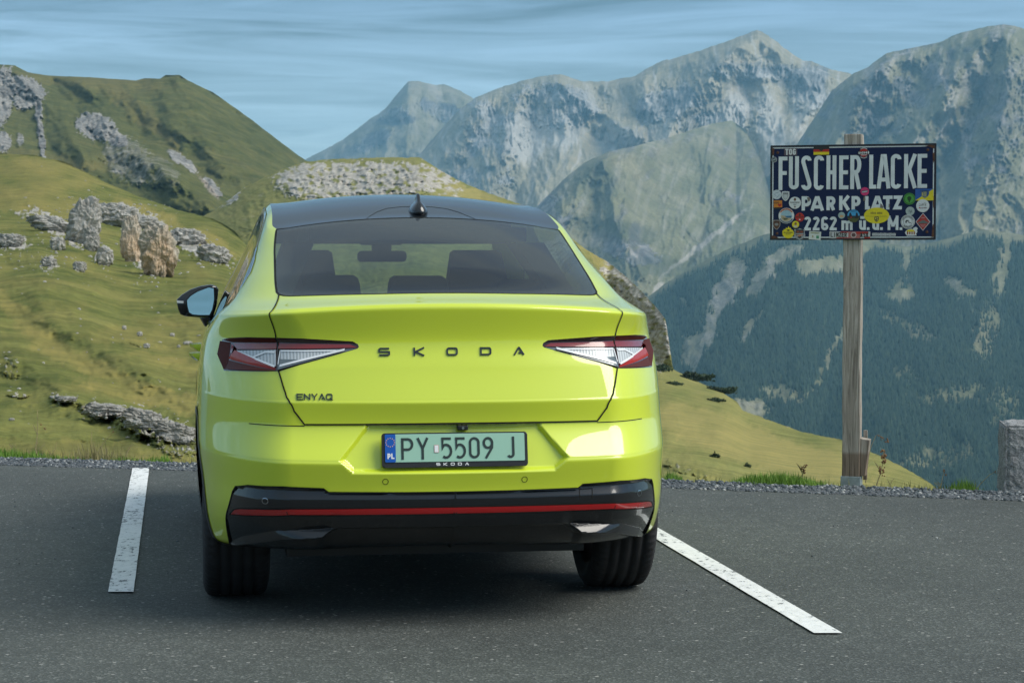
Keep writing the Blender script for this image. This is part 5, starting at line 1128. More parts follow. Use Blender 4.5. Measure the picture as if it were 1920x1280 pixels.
# ---- door mirrors
def door_mirror(sgn):
    root = empty('door_mirror', (sgn*-1*-1*0, 0, 0)); root.parent = car
    def P(zx, zy, Y=3.05):
        px = 320+zx/8; py = 520+zy/8
        # photo outline measured against the left mirror, turned into metres there
        s = 369.0; X = (px-960)/s; x = (X+.208+.151*Y)/.9885; return (x, EYE-(py-474)/s)
    outer = [P(*q) for q in ((100,330),(180,255),(300,180),(450,130),(600,108),(680,130),(712,180),(700,300),(680,440),(640,560),(600,590),(430,600),(220,580),(150,550),(120,480),(104,400))]
    glass = [P(*q) for q in ((250,340),(300,280),(400,215),(500,175),(570,150),(640,165),(645,330),(615,480),(575,560),(430,560),(330,550),(280,520),(258,430))]
    cx = sum(p[0] for p in outer)/len(outer); cz = sum(p[1] for p in outer)/len(outer)
    rim = [P(*q) for q in ((232,345),(285,268),(390,200),(490,160),(575,135),(660,150),(668,330),(635,490),(592,580),(430,582),(320,572),(262,535),(240,430))]
    def sc(poly, k, y): return [(-sgn*(cx+(x-cx)*k), y, cz+(z-cz)*k) for x, z in poly]
    secs = [sc(outer, .965, 3.022), sc(outer, 1.0, 3.035), sc(outer, 1.0, 3.10), sc(outer, .93, 3.18), sc(outer, .72, 3.235), sc(outer, .3, 3.26)]
    loft('mirror_housing', secs, M_black, root)
    prism('mirror_bezel', [(-sgn*x, z) for x, z in rim], 3.016, 3.03, M_satin, root)
    g = prism('mirror_glass', [(-sgn*(x-cx), z-cz) for x, z in glass], -.003, .003, M_mirror, root); g.location = (-sgn*cx, 3.008, cz); g.rotation_euler = (R_(-5), 0, 0)
    ind = [P(*q) for q in ((100,342),(198,350),(198,384),(105,378))]
    prism('turn_signal', [(-sgn*x, z) for x, z in ind], 3.015, 3.06, M_clearwhite, root)
    bm = bmesh.new(); xa, za = P(560, 590); xb, zb = P(520, 700)
    tube_bm(bm, [(-sgn*(xa-.01), 3.12, za+.02), (-sgn*(xa+.005), 3.13, za-.03), (-sgn*(xb+.07), 3.14, zb-.02)], [.045, .032, .03], 10); bm_obj('mirror_arm', bm, M_black, root, True)
door_mirror(1); door_mirror(-1)

# ---- door handles
for Yh in (2.02, 2.98):
    for sgn in (-1, 1):
        u, v = inv_yz(Yh, .945); p = S3(np.array([u]), np.array([v]))[0]
        xb = p[0]; bm = bmesh.new()
        prof = [(-.11, .001), (-.10, .038), (-.02, .056), (.06, .050), (.10, .030), (.115, .001)]
        rings = []
        for dy, ox in prof:
            hz = .014 if abs(dy) < .1 else .010
            rings.append([bm.verts.new((sgn*(xb+a), Yh+dy, .945+b)) for a, b in ((-.008, .012+hz*.3), (ox, .012), (ox-.004, -.002), (max(ox-.03, -.008), -.022), (-.008, -.028))])
        for a, b in zip(rings, rings[1:]):
            for k in range(5): bm.faces.new((a[k], a[(k+1) % 5], b[(k+1) % 5], b[k]))
        bm.faces.new(rings[0][::-1]); bm.faces.new(rings[-1]); bm_obj('door_handle', bm, M_paint, car)

# ---- wheels
def wheel(x, y):
    root = empty('wheel', (x, y, .367)); root.parent = car
    sgn = 1 if x > 0 else -1; W = .127; R = .367; rr = .268
    prof = [(-W+.012, rr), (-W-.004, rr+.03), (-W-.007, R-.055), (-W+.002, R-.022), (-W+.014, R-.006), (-W+.030, R-.001)]
    gro = [-.068, -.024, .024, .068]
    for g in gro: prof += [(g-.0085, R), (g-.0055, R-.007), (g+.0055, R-.007), (g+.0085, R)]
    prof += [(-a, b) for a, b in prof[:6][::-1]]
    n = 216; P = np.zeros((len(prof), n, 3))
    for j, (px, pr) in enumerate(prof):
        for k in range(n):
            a = 2*math.pi*k/n; r = pr
            if R-.03 < pr and abs(px) > .083 and k % 3 == 0: r -= .0065
            P[j, k] = (px, r*math.cos(a), r*math.sin(a))
    grid_obj('tyre', P, M_rubber, root, True, closed_u=True)
    # rim barrel, spokes, disc
    P = np.zeros((5, 48, 3))
    for j, (px, pr) in enumerate(((-W+.012, rr), (-W+.02, rr-.012), (0, rr-.03), (W-.02, rr-.012), (W-.012, rr))):
        for k in range(48):
            a = 2*math.pi*k/48; P[j, k] = (px, pr*math.cos(a), pr*math.sin(a))
    grid_obj('rim', P, M_rim, root, True, closed_u=True)
    bm = bmesh.new(); xo = sgn*(W-.035)
    for k in range(5):
        a = 2*math.pi*k/5
        for da in (-.16, .16):
            b0, b1 = a+da*.6, a+da*1.4
            c, s = math.cos(b0), math.sin(b0); c2, s2 = math.cos(b1), math.sin(b1)
            tube_bm(bm, [(xo-sgn*.01, .05*c, .05*s), (xo, .16*(c+c2)/2, .16*(s+s2)/2), (xo+sgn*.01, (rr-.01)*c2, (rr-.01)*s2)], [.024, .018, .02], 6)
    tube_bm(bm, [(xo-sgn*.03, 0, 0), (xo+sgn*.008, 0, 0)], .065, 20); bm_obj('spokes', bm, M_rim, root)
    bm = bmesh.new(); tube_bm(bm, [(-sgn*.02, 0, 0), (sgn*.005, 0, 0)], .17, 40); bm_obj('brake_disc', bm, M_chrome, root)
    # inner wheel-house
for (x, y) in ((-.795, 1.02), (.795, 1.02), (-.795, 3.79), (.795, 3.79)):
    wheel(x, y)
for sgn in (-1, 1):
    for yc in (1.02, 3.79):
        P = np.zeros((2, 30, 3))
        for k, a in enumerate(np.linspace(4, 176, 30)):
            P[0, k] = (sgn*.62, yc+.415*math.cos(R_(a)), .368+.415*math.sin(R_(a))); P[1, k] = (sgn*.90, *P[0, k][1:])
        grid_obj('wheel_liner', P, M_satin, car, True)
# simple front face: headlamps and grille panel
for sgn in (-1, 1):
    pl = [(6.0,8.0),(6.35,8.0),(6.4,9.2),(5.6,9.6),(5.5,8.6)]
    patch('headlamp', pl, M_clear, .004, car, sgn)
strip('grille_surround', [(6.55,5.5),(6.5,8.8),(7,9.0)], .02, .003, M_black)
bm = bmesh.new(); box_bm(bm, -.42, -.22, .48, .60, .285, .30, .004); bm_obj('tow_bracket', bm, M_satin, car)
# ================================================================ SIGN
def wood_mat():
    m, nt, b = nmat('weathered_wood'); tc = nt.nodes.new('ShaderNodeTexCoord'); P = tc.outputs['Object']
    g = noise_n(nt, P, 22, 8, .65, 1.6, (1.9, 1.9, .085)); f = noise_n(nt, P, 90, 6, .7, 0, (1, 1, .03)); k = noise_n(nt, P, 3, 4, .5)
    c = ramp(nt, g, [(.34, (.15, .13, .105)), (.48, (.32, .29, .25)), (.56, (.42, .385, .335)), (.7, (.52, .485, .43))])
    c = mixn(nt, .55, c, ramp(nt, f, [(.3, (.6, .58, .55)), (.65, (1.2, 1.2, 1.2))]), 'MULTIPLY')
    sp = nt.nodes.new('ShaderNodeSeparateXYZ'); nt.links.new(P, sp.inputs[0])
    foot_tone = ramp(nt, sp.outputs[2], [(.0, (.52, .43, .36)), (.185, (.56, .47, .40)), (.205, (.92, .90, .88)), (.8, (1, 1, 1))])  # wood turns darker and browner close to the ground
    c = mixn(nt, 1.0, c, foot_tone, 'MULTIPLY')
    nt.links.new(c, b.inputs['Base Color']); b.inputs['Roughness'].default_value = .8
    bp = nt.nodes.new('ShaderNodeBump'); bp.inputs['Strength'].default_value = .5; bp.inputs['Distance'].default_value = .004; nt.links.new(g, bp.inputs['Height']); nt.links.new(bp.outputs[0], b.inputs['Normal'])
    return m
M_wood = wood_mat(); M_galv = pmat('galvanised_steel', (.34, .39, .41), .5, metal=.5, var=.2, vscale=30)
sign = empty('road_sign', (2.068, 12.66, 0), R_(-16))
tag(sign, 'navy blue enamel sign lettered FUSCHER LACKE PARKPLATZ, covered with stickers, on a wooden post', 'sign')
bm = bmesh.new(); box_bm(bm, -.054, .054, 0, .110, .05, 2.135, .006, 2)
bmesh.ops.subdivide_edges(bm, edges=[e for e in bm.edges if abs(e.verts[0].co.z-e.verts[1].co.z) > 1], cuts=30)
for v in bm.verts:
    if .1 < v.co.z < 2.1: v.co.x += .0018*math.sin(v.co.z*7)+.0012*math.sin(v.co.z*23+v.co.y*40); v.co.y += .0014*math.sin(v.co.z*11)
bm_obj('post', bm, M_wood, sign)
bm = bmesh.new(); box_bm(bm, -.060, .060, -.006, .116, -.03, .052, .003); bm_obj('post_shoe', bm, M_galv, sign)
prism('brace', [(.056, .055), (.086, .055), (.112, .275), (.056, .285)], .01, .11, M_wood, sign, bev=.004)
bm = bmesh.new(); box_bm(bm, .062, .085, .128, .150, .02, .325, .002); bm_obj('stake', bm, M_wood, sign)
def enamel():
    m, nt, b = nmat('navy_enamel'); tc = nt.nodes.new('ShaderNodeTexCoord'); n = noise_n(nt, tc.outputs['Object'], 9, 8, .7)
    c = ramp(nt, n, [(.3, (.004, .011, .050)), (.62, (.006, .015, .062)), (.78, (.03, .035, .06))]); nt.links.new(c, b.inputs['Base Color']); b.inputs['Roughness'].default_value = .42; b.inputs['Specular IOR Level'].default_value = .3
    return m
M_navy = enamel(); M_edge = pmat('black_edge', (.012, .014, .02), .5); M_cream = pmat('cream_enamel', (.62, .66, .66), .45, var=.12, vscale=12); M_rust = pmat('rust', (.11, .05, .03), .9, var=.5, vscale=60)
board = prism('sign_board', rrect(-.500, .500, -.289, .289, .006), -.014, -.002, M_navy, sign, bev=.002); board.location = (0, 0, 1.782)
def fr(x0, x1, z0, z1, w):  # frame as four bars
    return [[(x0, z0), (x1, z0), (x1, z0+w), (x0, z0+w)], [(x0, z1-w), (x1, z1-w), (x1, z1), (x0, z1)], [(x0, z0+w), (x0+w, z0+w), (x0+w, z1-w), (x0, z1-w)], [(x1-w, z0+w), (x1, z0+w), (x1, z1-w), (x1-w, z1-w)]]
def flat(name, polys, mat, parent, y, dep=.0006):
    bm = bmesh.new()
    for k, poly in enumerate(polys):
        area = sum(poly[i][0]*poly[(i+1) % len(poly)][1]-poly[(i+1) % len(poly)][0]*poly[i][1] for i in range(len(poly)))
        if area < 0: poly = poly[::-1]
        yy = y-.00003*k; f = [bm.verts.new((a, yy, c)) for a, c in poly]; g = [bm.verts.new((a, y+dep, c)) for a, c in poly]; bm.faces.new(f); n = len(f)
        for i in range(n): bm.faces.new((f[i], g[i], g[(i+1) % n], f[(i+1) % n]))
    return bm_obj(name, bm, mat, parent, norm=False)
for k, p in enumerate(fr(-.4995, .4995, -.2885, .2885, .0105)): flat('board_edge', [p], M_edge, board, -.0155)
for k, p in enumerate(fr(-.487, .487, -.276, .276, .0062)): flat('border_line', [p], M_cream, board, -.0150)
flat('chipped_enamel', [[(.478, .23), (.489, .235), (.490, .19), (.483, .17), (.479, .20)], [(.43, .272), (.47, .279), (.49, .275), (.489, .255), (.46, .268)], [(-.489, .275), (-.475, .27), (-.478, .235), (-.487, .225)], [(-.49, -.26), (-.47, -.262), (-.445, -.277), (-.49, -.28)], [(.481, -.02), (.49, -.03), (.489, -.11), (.483, -.09)], [(.482, -.2), (.49, -.19), (.49, -.272), (.475, -.275)]], M_rust, board, -.0156)
def U(x): return (x-956)*.0006
def ZZ(Yv, Xv=956):   # photo row -> board height, allowing for the board's slant in the picture
    top = 200-(Xv-122)*35/1668; bot = 1160-(Xv-122)*10/1668; return .578*(.5-(Yv-top)/(bot-top))
def words(name, items, t, mat=M_cream):
    for ch, x0, x1, y0, y1 in items:
        xm = (x0+x1)/2; zb, zt = ZZ(y1, xm), ZZ(y0, xm); w = (x1-x0)*.0006; h = zt-zb
        bm = bmesh.new(); text_bm(bm, ch, U(x0), zb, h, w, t*.0006, -.0150, .0008, 0); bm_obj(name, bm, mat, board)
words('sign_letter', [('F',208,298,312,652),('U',313,415,307,643),('S',440,543,300,650),('C',568,670,298,648),('H',695,795,296,640),('E',823,917,296,640),('R',935,1045,292,637),('L',1125,1195,286,632),('A',1200,1338,280,630),('C',1340,1445,278,632),('K',1472,1600,277,625),('E',1605,1700,275,622)], 39)
words('sign_letter', [('P',445,540,713,858),('A',533,674,712,858),('R',697,787,712,853),('K',825,937,706,852),('P',950,1040,708,850),('L',1085,1135,708,845),('A',1141,1280,705,845),('T',1265,1360,702,843),('Z',1370,1453,700,842)], 34)
words('sign_letter', [('2',472,540,920,1060),('2',560,628,920,1060),('6',645,718,918,1058),('2',730,802,918,1058),('m',850,962,915,1055),('ü',1028,1095,912,1053),('.',1105,1132,912,1053),('u',1160,1228,905,1052),('.',1238,1262,912,1052),('M',1313,1420,905,1052),('.',1432,1457,912,1052)], 27)
for x, y in ((198,272),(1705,234),(195,1092),(1703,1070)):
    prism('screw', circle_pts(0, 0, .0085, n=14), -.0185, -.014, M_rust, board, bev=.002).location = (U(x), 0, ZZ(y, x))
_cm = {}
def cmat(c, nm):
    k = (c, nm)
    if k not in _cm: _cm[k] = pmat(nm, c, .45, var=.08, vscale=70)
    return _cm[k]
WHT, BLK, RED, YEL, GRN, BLU, ORG, PNK, GRY = (.62,.64,.63), (.02,.02,.02), (.42,.02,.015), (.68,.56,.015), (.05,.22,.03), (.02,.09,.33), (.58,.20,.02), (.58,.03,.14), (.30,.32,.33)
NMS = {WHT:'sticker_white', BLK:'sticker_black', RED:'sticker_red', YEL:'sticker_yellow', GRN:'sticker_green', BLU:'sticker_blue', ORG:'sticker_orange', PNK:'sticker_pink', GRY:'sticker_grey'}
def M_(c): return cmat(c, NMS.get(c, 'sticker_print'))
k6 = .0006
def disc(cx, cy, rx, ry=None, n=30): return [(a, b) for a, b in circle_pts(U(cx), ZZ(cy, cx), rx*k6, (ry or rx)*k6, n)]
def quad(cx, cy, hx, hy, rot=0):
    c, s = math.cos(R_(rot)), math.sin(R_(rot)); return [(U(cx)+(a*c-b*s)*k6, ZZ(cy, cx)+(a*s+b*c)*k6) for a, b in ((-hx, -hy), (hx, -hy), (hx, hy), (-hx, hy))]
def shield(cx, cy, hx, hy): return [(U(cx)+a*hx*k6, ZZ(cy, cx)+b*hy*k6) for a, b in ((-.95, .92), (-.5, .98), (0, 1), (.5, .98), (.95, .92), (1, .1), (.8, -.4), (.4, -.8), (0, -1), (-.4, -.8), (-.8, -.4), (-1, .1))]
def rel(cx, cy, pts): return [(U(cx)+a*k6, ZZ(cy, cx)+b*k6) for a, b in pts]
lev = [0]
def sticker(label, base, col, prints=()):
    lev[0] += 1; y = -.0160-.00025*(lev[0] % 5); o = flat('sticker', [base], M_(col), board, y, .002); o['label'] = label
    for i, (polys, c) in enumerate(prints): flat('sticker_print', polys, M_(c), o, y-.0002-.0002*i, .0001)
    return o, y
def ticks(cx, cy, hw, hh, n, ang=0, seed=0):   # illegible lettering: short strokes
    rg = random.Random(seed+cx); out = []
    c, s = math.cos(R_(ang)), math.sin(R_(ang))
    for i in range(n):
        x = -hw+2*hw*(i+.5)/n; w = hw/n*.55; h = hh*rg.uniform(.75, 1)
        out.append(rel(cx, cy, [((a*c-b*s), (a*s+b*c)) for a, b in ((x-w, -h), (x+w, -h), (x+w, h), (x-w, h))]))
        if rg.random() < .6: out.append(rel(cx, cy, [((a*c-b*s), (a*s+b*c)) for a, b in ((x-w*1.4, -2), (x+w*1.4, -2), (x+w*1.4, 2), (x-w*1.4, 2))]))
    return out
def arcticks(cx, cy, r, a0, a1, n, h, w=4):
    out = []
    for i in range(n):
        a = R_(a0+(a1-a0)*(i+.5)/n); c, s = math.cos(a), math.sin(a); out.append(rel(cx, cy, [(c*(r+h)-s*w, s*(r+h)+c*w), (c*(r-h)-s*w, s*(r-h)+c*w), (c*(r-h)+s*w, s*(r-h)-c*w), (c*(r+h)+s*w, s*(r+h)-c*w)]))
    return out
def word(parent, txt, x0, y1, h, w, t, col, y, gap):
    bm = bmesh.new(); text_bm(bm, txt, U(x0), ZZ(y1, x0), h*k6, w*k6, t*k6, y, .0001, gap*k6); bm_obj('sticker_lettering', bm, M_(col), parent)
o, y = sticker('dark violet rectangular sticker with white letters TOG', quad(330, 263, 66, 37), (.10, .07, .09)); word(o, 'TOG', 276, 295, 62, 32, 13, WHT, y-.0003, 6)
sticker('black red and gold flag sticker with eagle', quad(642, 249, 79, 41), BLK, [([quad(642, 251, 79, 15)], RED), ([quad(642, 276, 79, 14)], YEL), ([rel(642, 243, [(-17, 14), (-20, -2), (-9, -6), (0, -17), (9, -6), (20, -2), (17, 14), (7, 4), (3, 16), (-3, 16), (-7, 4)])], BLK)])
o, y = sticker('round dark sticker with white lettering across a red disc', disc(1070, 270, 50, 54), (.03, .03, .04), [([disc(1070, 266, 42)], RED), ([quad(1070, 268, 60, 15, 2)], BLK), (ticks(1070, 267, 56, 13, 6, 2)+ticks(1070, 290, 30, 5, 6)+arcticks(1070, 270, 50, 50, 130, 6, 4)+arcticks(1070, 270, 50, 230, 310, 6, 4), WHT)])
sticker('small grey round sticker at the left border', disc(163, 343, 29), GRY, [([disc(163, 343, 22)], (.08,.1,.1)), ([quad(163, 343, 20, 6, 20)], GRY)])
sticker('white round sticker with pale blue marks', disc(190, 697, 48), (.50,.55,.57), [([quad(205, 712, 26, 3, 50), quad(190, 680, 20, 3, 20), quad(172, 700, 16, 3, -40)], (.25,.33,.38))])
sticker('white shield sticker', shield(280, 713, 40, 50), WHT, [([shield(280, 713, 31, 40)], GRY), ([shield(280, 722, 20, 24)], (.45,.47,.47)), (ticks(280, 685, 26, 5, 7), BLK)])
sticker('white round sticker with black lettering', disc(377, 780, 61), WHT, [(ticks(377, 776, 50, 7, 13)+ticks(377, 797, 16, 4, 5), (.08,.08,.08)), ([disc(377, 745, 13, 15)], (.13,.06,.03)), ([disc(377, 820, 9, 8)], (.15,.1,.08))])
sticker('orange square sticker with red heart', quad(203, 792, 43, 35, 1), ORG, [([rel(222, 803, [(0, -20), (20, 0), (18, 13), (8, 14), (0, 7), (-8, 14), (-18, 13), (-20, 0)])], RED), (ticks(190, 780, 28, 12, 5, 0, 3), (.12,.05,.02)), ([quad(200, 838, 36, 5), quad(180, 838, 6, 9)], BLK)])
sticker('large white ringed sticker with a seaside picture', disc(290, 912, 80), WHT, [([disc(290, 912, 58)], (.30,.45,.52)), ([rel(290, 912, [(-56, 5), (56, -8), (50, -30), (30, -50), (0, -58), (-30, -50), (-50, -28)])], (.45,.36,.22)), ([rel(290, 912, [(-20, -2), (57, 0), (52, -22), (5, -20)])], (.03,.13,.25)), ([rel(290, 912, [(-36, -20), (20, -26), (10, -40), (-20, -44)])], (.08,.09,.05)), (arcticks(290, 912, 69, 30, 150, 13, 7, 5), (.40,.09,.03)), (arcticks(290, 912, 69, 205, 335, 14, 7, 4), (.03,.05,.1))])
sticker('red round sticker with dark tree', disc(427, 926, 45), RED, [([quad(427, 925, 40, 4), quad(427, 905, 3, 18)], BLK), ([disc(427, 950, 9, 6)], WHT), ([disc(427, 905, 12, 7)], BLK)])
sticker('dark brown shield sticker', shield(190, 1005, 39, 50), (.30,.28,.26), [([shield(190, 1005, 33, 43)], (.10,.04,.02)), ([disc(190, 1000, 20, 14)], (.22,.22,.22)), (ticks(190, 975, 24, 6, 5), (.03,.02,.02))])
sticker('small yellow round sticker with a tiny figure', disc(385, 1000, 36), YEL, [([disc(385, 992, 12, 14)], (.25,.13,.05)), ([quad(385, 1020, 18, 9)], (.5,.5,.4))])
sticker('yellow round sticker with mountain outline', rel(310, 1082, [(-60, 0), (-58, 22), (-48, 20), (-42, 36), (-30, 30), (-20, 52), (-8, 40), (2, 66), (14, 44), (24, 50), (34, 28), (46, 26), (54, 10), (60, 0), (57, -22), (42, -44), (20, -57), (0, -60), (-20, -57), (-42, -44), (-57, -22)]), YEL, [(ticks(310, 1082, 48, 6, 12)+ticks(310, 1098, 26, 3, 9), BLK), ([rel(310, 1082, [(-20, 30), (-8, 20), (2, 34), (12, 18), (22, 26), (2, 12)])], (.08,.07,.02))])
sticker('grey and black shield sticker with orange picture', rel(427, 1097, [(-55, 50), (-30, 45), (0, 58), (30, 45), (55, 50), (50, 20), (58, -15), (40, -42), (0, -60), (-40, -42), (-58, -15), (-50, 20)]), GRY, [([shield(427, 1097, 44, 46)], (.03,.03,.035)), ([quad(410, 1075, 14, 9), quad(446, 1075, 14, 9)], (.25,.06,.03)), ([quad(427, 1112, 34, 9, 8)], (.45,.2,.12)), ([quad(427, 1095, 40, 5)], GRY), ([disc(405, 1118, 9), disc(450, 1118, 9)], (.3,.3,.3))])
sticker('white card sticker with green clover', quad(583, 1112, 60, 42, -4), (.60,.63,.58), [([disc(603, 1120, 8), disc(616, 1120, 8), disc(603, 1134, 8), disc(616, 1134, 8)], (.03,.25,.12)), (ticks(583, 1085, 46, 9, 8, -4), (.25,.25,.1)), ([disc(560, 1120, 8, 12)], (.4,.35,.2))])
o, y = sticker('long red and white banner sticker lettered LINZER ASK', quad(935, 1104, 205, 34), (.50,.50,.49), [([quad(980, 1104, 60, 34)], (.36,.12,.11)), ([quad(1060, 1082, 60, 12), quad(1110, 1130, 30, 8), quad(860, 1134, 60, 4), quad(880, 1076, 40, 5)], RED), ([disc(973, 1104, 30)], (.5,.4,.38)), ([disc(973, 1104, 20)], (.10,.05,.05))])
word(o, 'LINZER', 742, 1126, 46, 24, 8, BLK, y-.0012, 4); word(o, 'ASK', 1040, 1128, 46, 24, 9, BLK, y-.0012, 6)
sticker('narrow strip of tiny white lettering', quad(1277, 1098, 122, 19, -.5), (.03,.03,.06), [(ticks(1277, 1098, 118, 17, 22, -.5), WHT)])
sticker('small round sticker with orange flame', disc(851, 905, 34), (.30,.40,.38), [([rel(851, 912, [(-18, -10), (18, -10), (20, 6), (8, 0), (4, 16), (-4, 2), (-14, 12)])], (.6,.28,.08))])
sticker('round sticker with two dark figures under a blue sky', disc(971, 908, 65), (.02,.03,.03), [([rel(971, 908, [(-63, 0), (-58, 25), (-40, 48), (-12, 62), (12, 62), (40, 48), (58, 25), (63, 0)])], (.05,.30,.55)), ([rel(971, 930, [(-58, 0), (58, 0), (50, -22), (25, -42), (-25, -42), (-50, -22)])], (.07,.08,.02)), ([rel(940, 900, [(-8, 22), (6, 22), (10, 8), (20, -14), (16, -34), (-14, -34), (-12, 0)]), rel(1004, 900, [(-8, 22), (6, 22), (12, 6), (12, -34), (-18, -34), (-10, 0)])], (.015,.015,.02)), ([disc(948, 925, 9, 6)], RED), (ticks(971, 862, 32, 6, 8), (.02,.08,.15))])
o, y = sticker('large yellow oval sticker with a small crest', disc(1202, 905, 126, 80, 40), YEL, [(ticks(1202, 912, 104, 3, 24), (.30,.25,.04)), (ticks(1168, 880, 28, 12, 4, 0, 4)+ticks(1232, 880, 28, 12, 5, 0, 5), (.20,.17,.03)), ([shield(1202, 943, 23, 27)], (.08,.07,.02)), ([shield(1202, 943, 16, 20)], (.5,.42,.08)), ([quad(1202, 945, 3, 18), quad(1196, 948, 12, 3), quad(1208, 938, 8, 3)], (.08,.07,.02))])
sticker('pink round sticker', disc(1082, 660, 42), PNK, [([quad(1082, 660, 32, 12, 10)], (.1,.03,.08)), (ticks(1082, 662, 28, 8, 6, 10), WHT)])
sticker('green round sticker with dark emblem', disc(1527, 733, 59), GRN, [([disc(1527, 733, 50)], (.02,.06,.02)), ([disc(1527, 733, 45)], (.07,.30,.05)), ([rel(1527, 733, [(-22, 14), (-6, 26), (6, 26), (22, 14), (18, -8), (8, -18), (4, -36), (-4, -36), (-8, -18), (-18, -8)])], (.01,.05,.015))])
sticker('blue and yellow rectangular sticker with a crest', quad(1675, 690, 90, 58), BLU, [([rel(1675, 690, [(-90, -58), (90, -58), (90, 58)])], YEL), ([shield(1680, 684, 42, 40)], (.03,.07,.2)), ([quad(1672, 686, 4, 26), quad(1690, 686, 4, 26), quad(1655, 684, 5, 18)], (.5,.45,.1)), (ticks(1675, 652, 44, 6, 10), (.02,.04,.1))])
sticker('white round sticker with thin line drawing', disc(1660, 803, 65), WHT, [([quad(1655, 800, 34, 2, 6), quad(1690, 792, 2, 14), quad(1645, 790, 22, 2, -12), quad(1670, 780, 18, 2, 14)], BLK), (ticks(1665, 826, 34, 6, 8, 4), (.10,.05,.05)), ([disc(1630, 824, 7)], RED)])
sticker('small grey green round sticker', disc(1535, 858, 44), (.36,.42,.40), [([rel(1535, 858, [(-18, -22), (-10, 20), (0, -5), (12, 22), (20, -16), (12, -10), (2, -24), (-8, 2)])], (.16,.20,.19))])
sticker('white round sticker with black concentric rings', disc(1513, 967, 70), WHT, [([disc(1513, 967, 64)], BLK), ([disc(1513, 967, 61)], WHT), (arcticks(1513, 967, 53, 20, 160, 14, 5, 3)+arcticks(1513, 967, 53, 220, 320, 10, 5, 3), BLK), ([disc(1513, 967, 45)], BLK), ([disc(1513, 967, 42)], WHT), ([rel(1513, 965, [(-26, -10), (-18, 14), (4, 16), (14, 4), (-2, 4), (-12, -4), (-10, -16)]), quad(1530, 975, 16, 4, -20)], BLK)])
sticker('red diamond sticker with a grey car', rel(1663, 967, [(0, -89), (72, 0), (0, 89), (-72, 0)]), WHT, [([rel(1663, 967, [(0, -82), (66, 0), (0, 82), (-66, 0)])], (.36,.035,.03)), ([rel(1663, 970, [(-50, -14), (-44, 2), (-22, 8), (-8, 18), (16, 18), (28, 6), (46, 2), (52, -14)])], (.12,.14,.13)), (ticks(1663, 925, 18, 6, 4)+ticks(1663, 1000, 26, 6, 6)+ticks(1663, 1014, 16, 5, 4), (.5,.25,.25))])
sticker('cut out sticker with orange lettering on white', rel(1547, 1072, [(-62, -8), (-52, 14), (-30, 26), (0, 34), (14, 28), (26, 44), (48, 52), (66, 36), (56, 20), (62, 2), (48, -20), (56, -34), (20, -38), (-40, -38)]), WHT, [([rel(1540, 1064, [(-44, -4), (-30, 12), (0, 20), (34, 14), (46, -4)])], YEL), (ticks(1545, 1082, 44, 16, 4, 0, 2), (.30,.08,.01))])
for (x, y_, pts) in ((520, 745, [(-22, 20), (0, 26), (14, 10), (8, -16), (-8, -22), (-14, -4)]), (1250, 805, [(-10, 26), (6, 10), (22, -14), (10, -26), (-14, -20)]), (1328, 800, [(-6, 20), (4, 0), (8, -24), (-6, -20)]), (1080, 735, [(-8, 20), (8, 24), (10, -16), (-12, -22)])):
    flat('sticker_remnant', [rel(x, y_, pts)], M_((.16, .14, .12)), board, -.0159, .001)

# ================================================================ STONE BLOCK
bm = bmesh.new(); bmesh.ops.create_cube(bm, size=1)
bmesh.ops.subdivide_edges(bm, edges=bm.edges[:], cuts=34, use_grid_fill=True)
co = np.array([v.co[:] for v in bm.verts]); nrm = np.array([Vector(v.co).normalized()[:] for v in bm.verts])
sz = np.array([.58, .42, .44]); p = co*sz; q = p*1.0
rough = fbm(q[:, 0]*22+q[:, 2]*9, q[:, 2]*22+q[:, 1]*21, 5)*.012+fbm(q[:, 0]*5, q[:, 2]*5+q[:, 1]*5, 3, ox=4)*.008
out = np.where(np.abs(co) > .499, np.sign(co), 0); out /= np.maximum(np.linalg.norm(out, axis=1, keepdims=True), 1)
p = p+out*rough[:, None]
edge_ = (np.abs(co) > .47).sum(1) >= 2; p[edge_] -= out[edge_]*.010
p[:, 0] += (p[:, 2] < 0)*-.02*(-p[:, 2])*1.2
for v, c in zip(bm.verts, p): v.co = c
def granite():
    m, nt, b = nmat('grey_granite'); tc = nt.nodes.new('ShaderNodeTexCoord'); P = tc.outputs['Object']
    n = noise_n(nt, P, 120, 4, .7); k = noise_n(nt, P, 14, 7, .7)
    c = ramp(nt, n, [(.34, (.08, .085, .088)), (.46, (.25, .255, .26)), (.60, (.38, .385, .39))]); c = mixn(nt, .6, c, ramp(nt, k, [(.35, (.45, .45, .45)), (.65, (1.25, 1.25, 1.25))]), 'MULTIPLY')
    nt.links.new(c, b.inputs['Base Color']); b.inputs['Roughness'].default_value = .9
    bp = nt.nodes.new('ShaderNodeBump'); bp.inputs['Strength'].default_value = 1; bp.inputs['Distance'].default_value = .012; nt.links.new(k, bp.inputs['Height']); nt.links.new(bp.outputs[0], b.inputs['Normal'])
    return m
o = bm_obj('stone_block', bm, granite(), None, False); o.location = (3.235, 12.45, .178); o.rotation_euler = (0, 0, R_(-8))
tag(o, 'rough grey granite block on the gravel at the right edge', 'stone block')

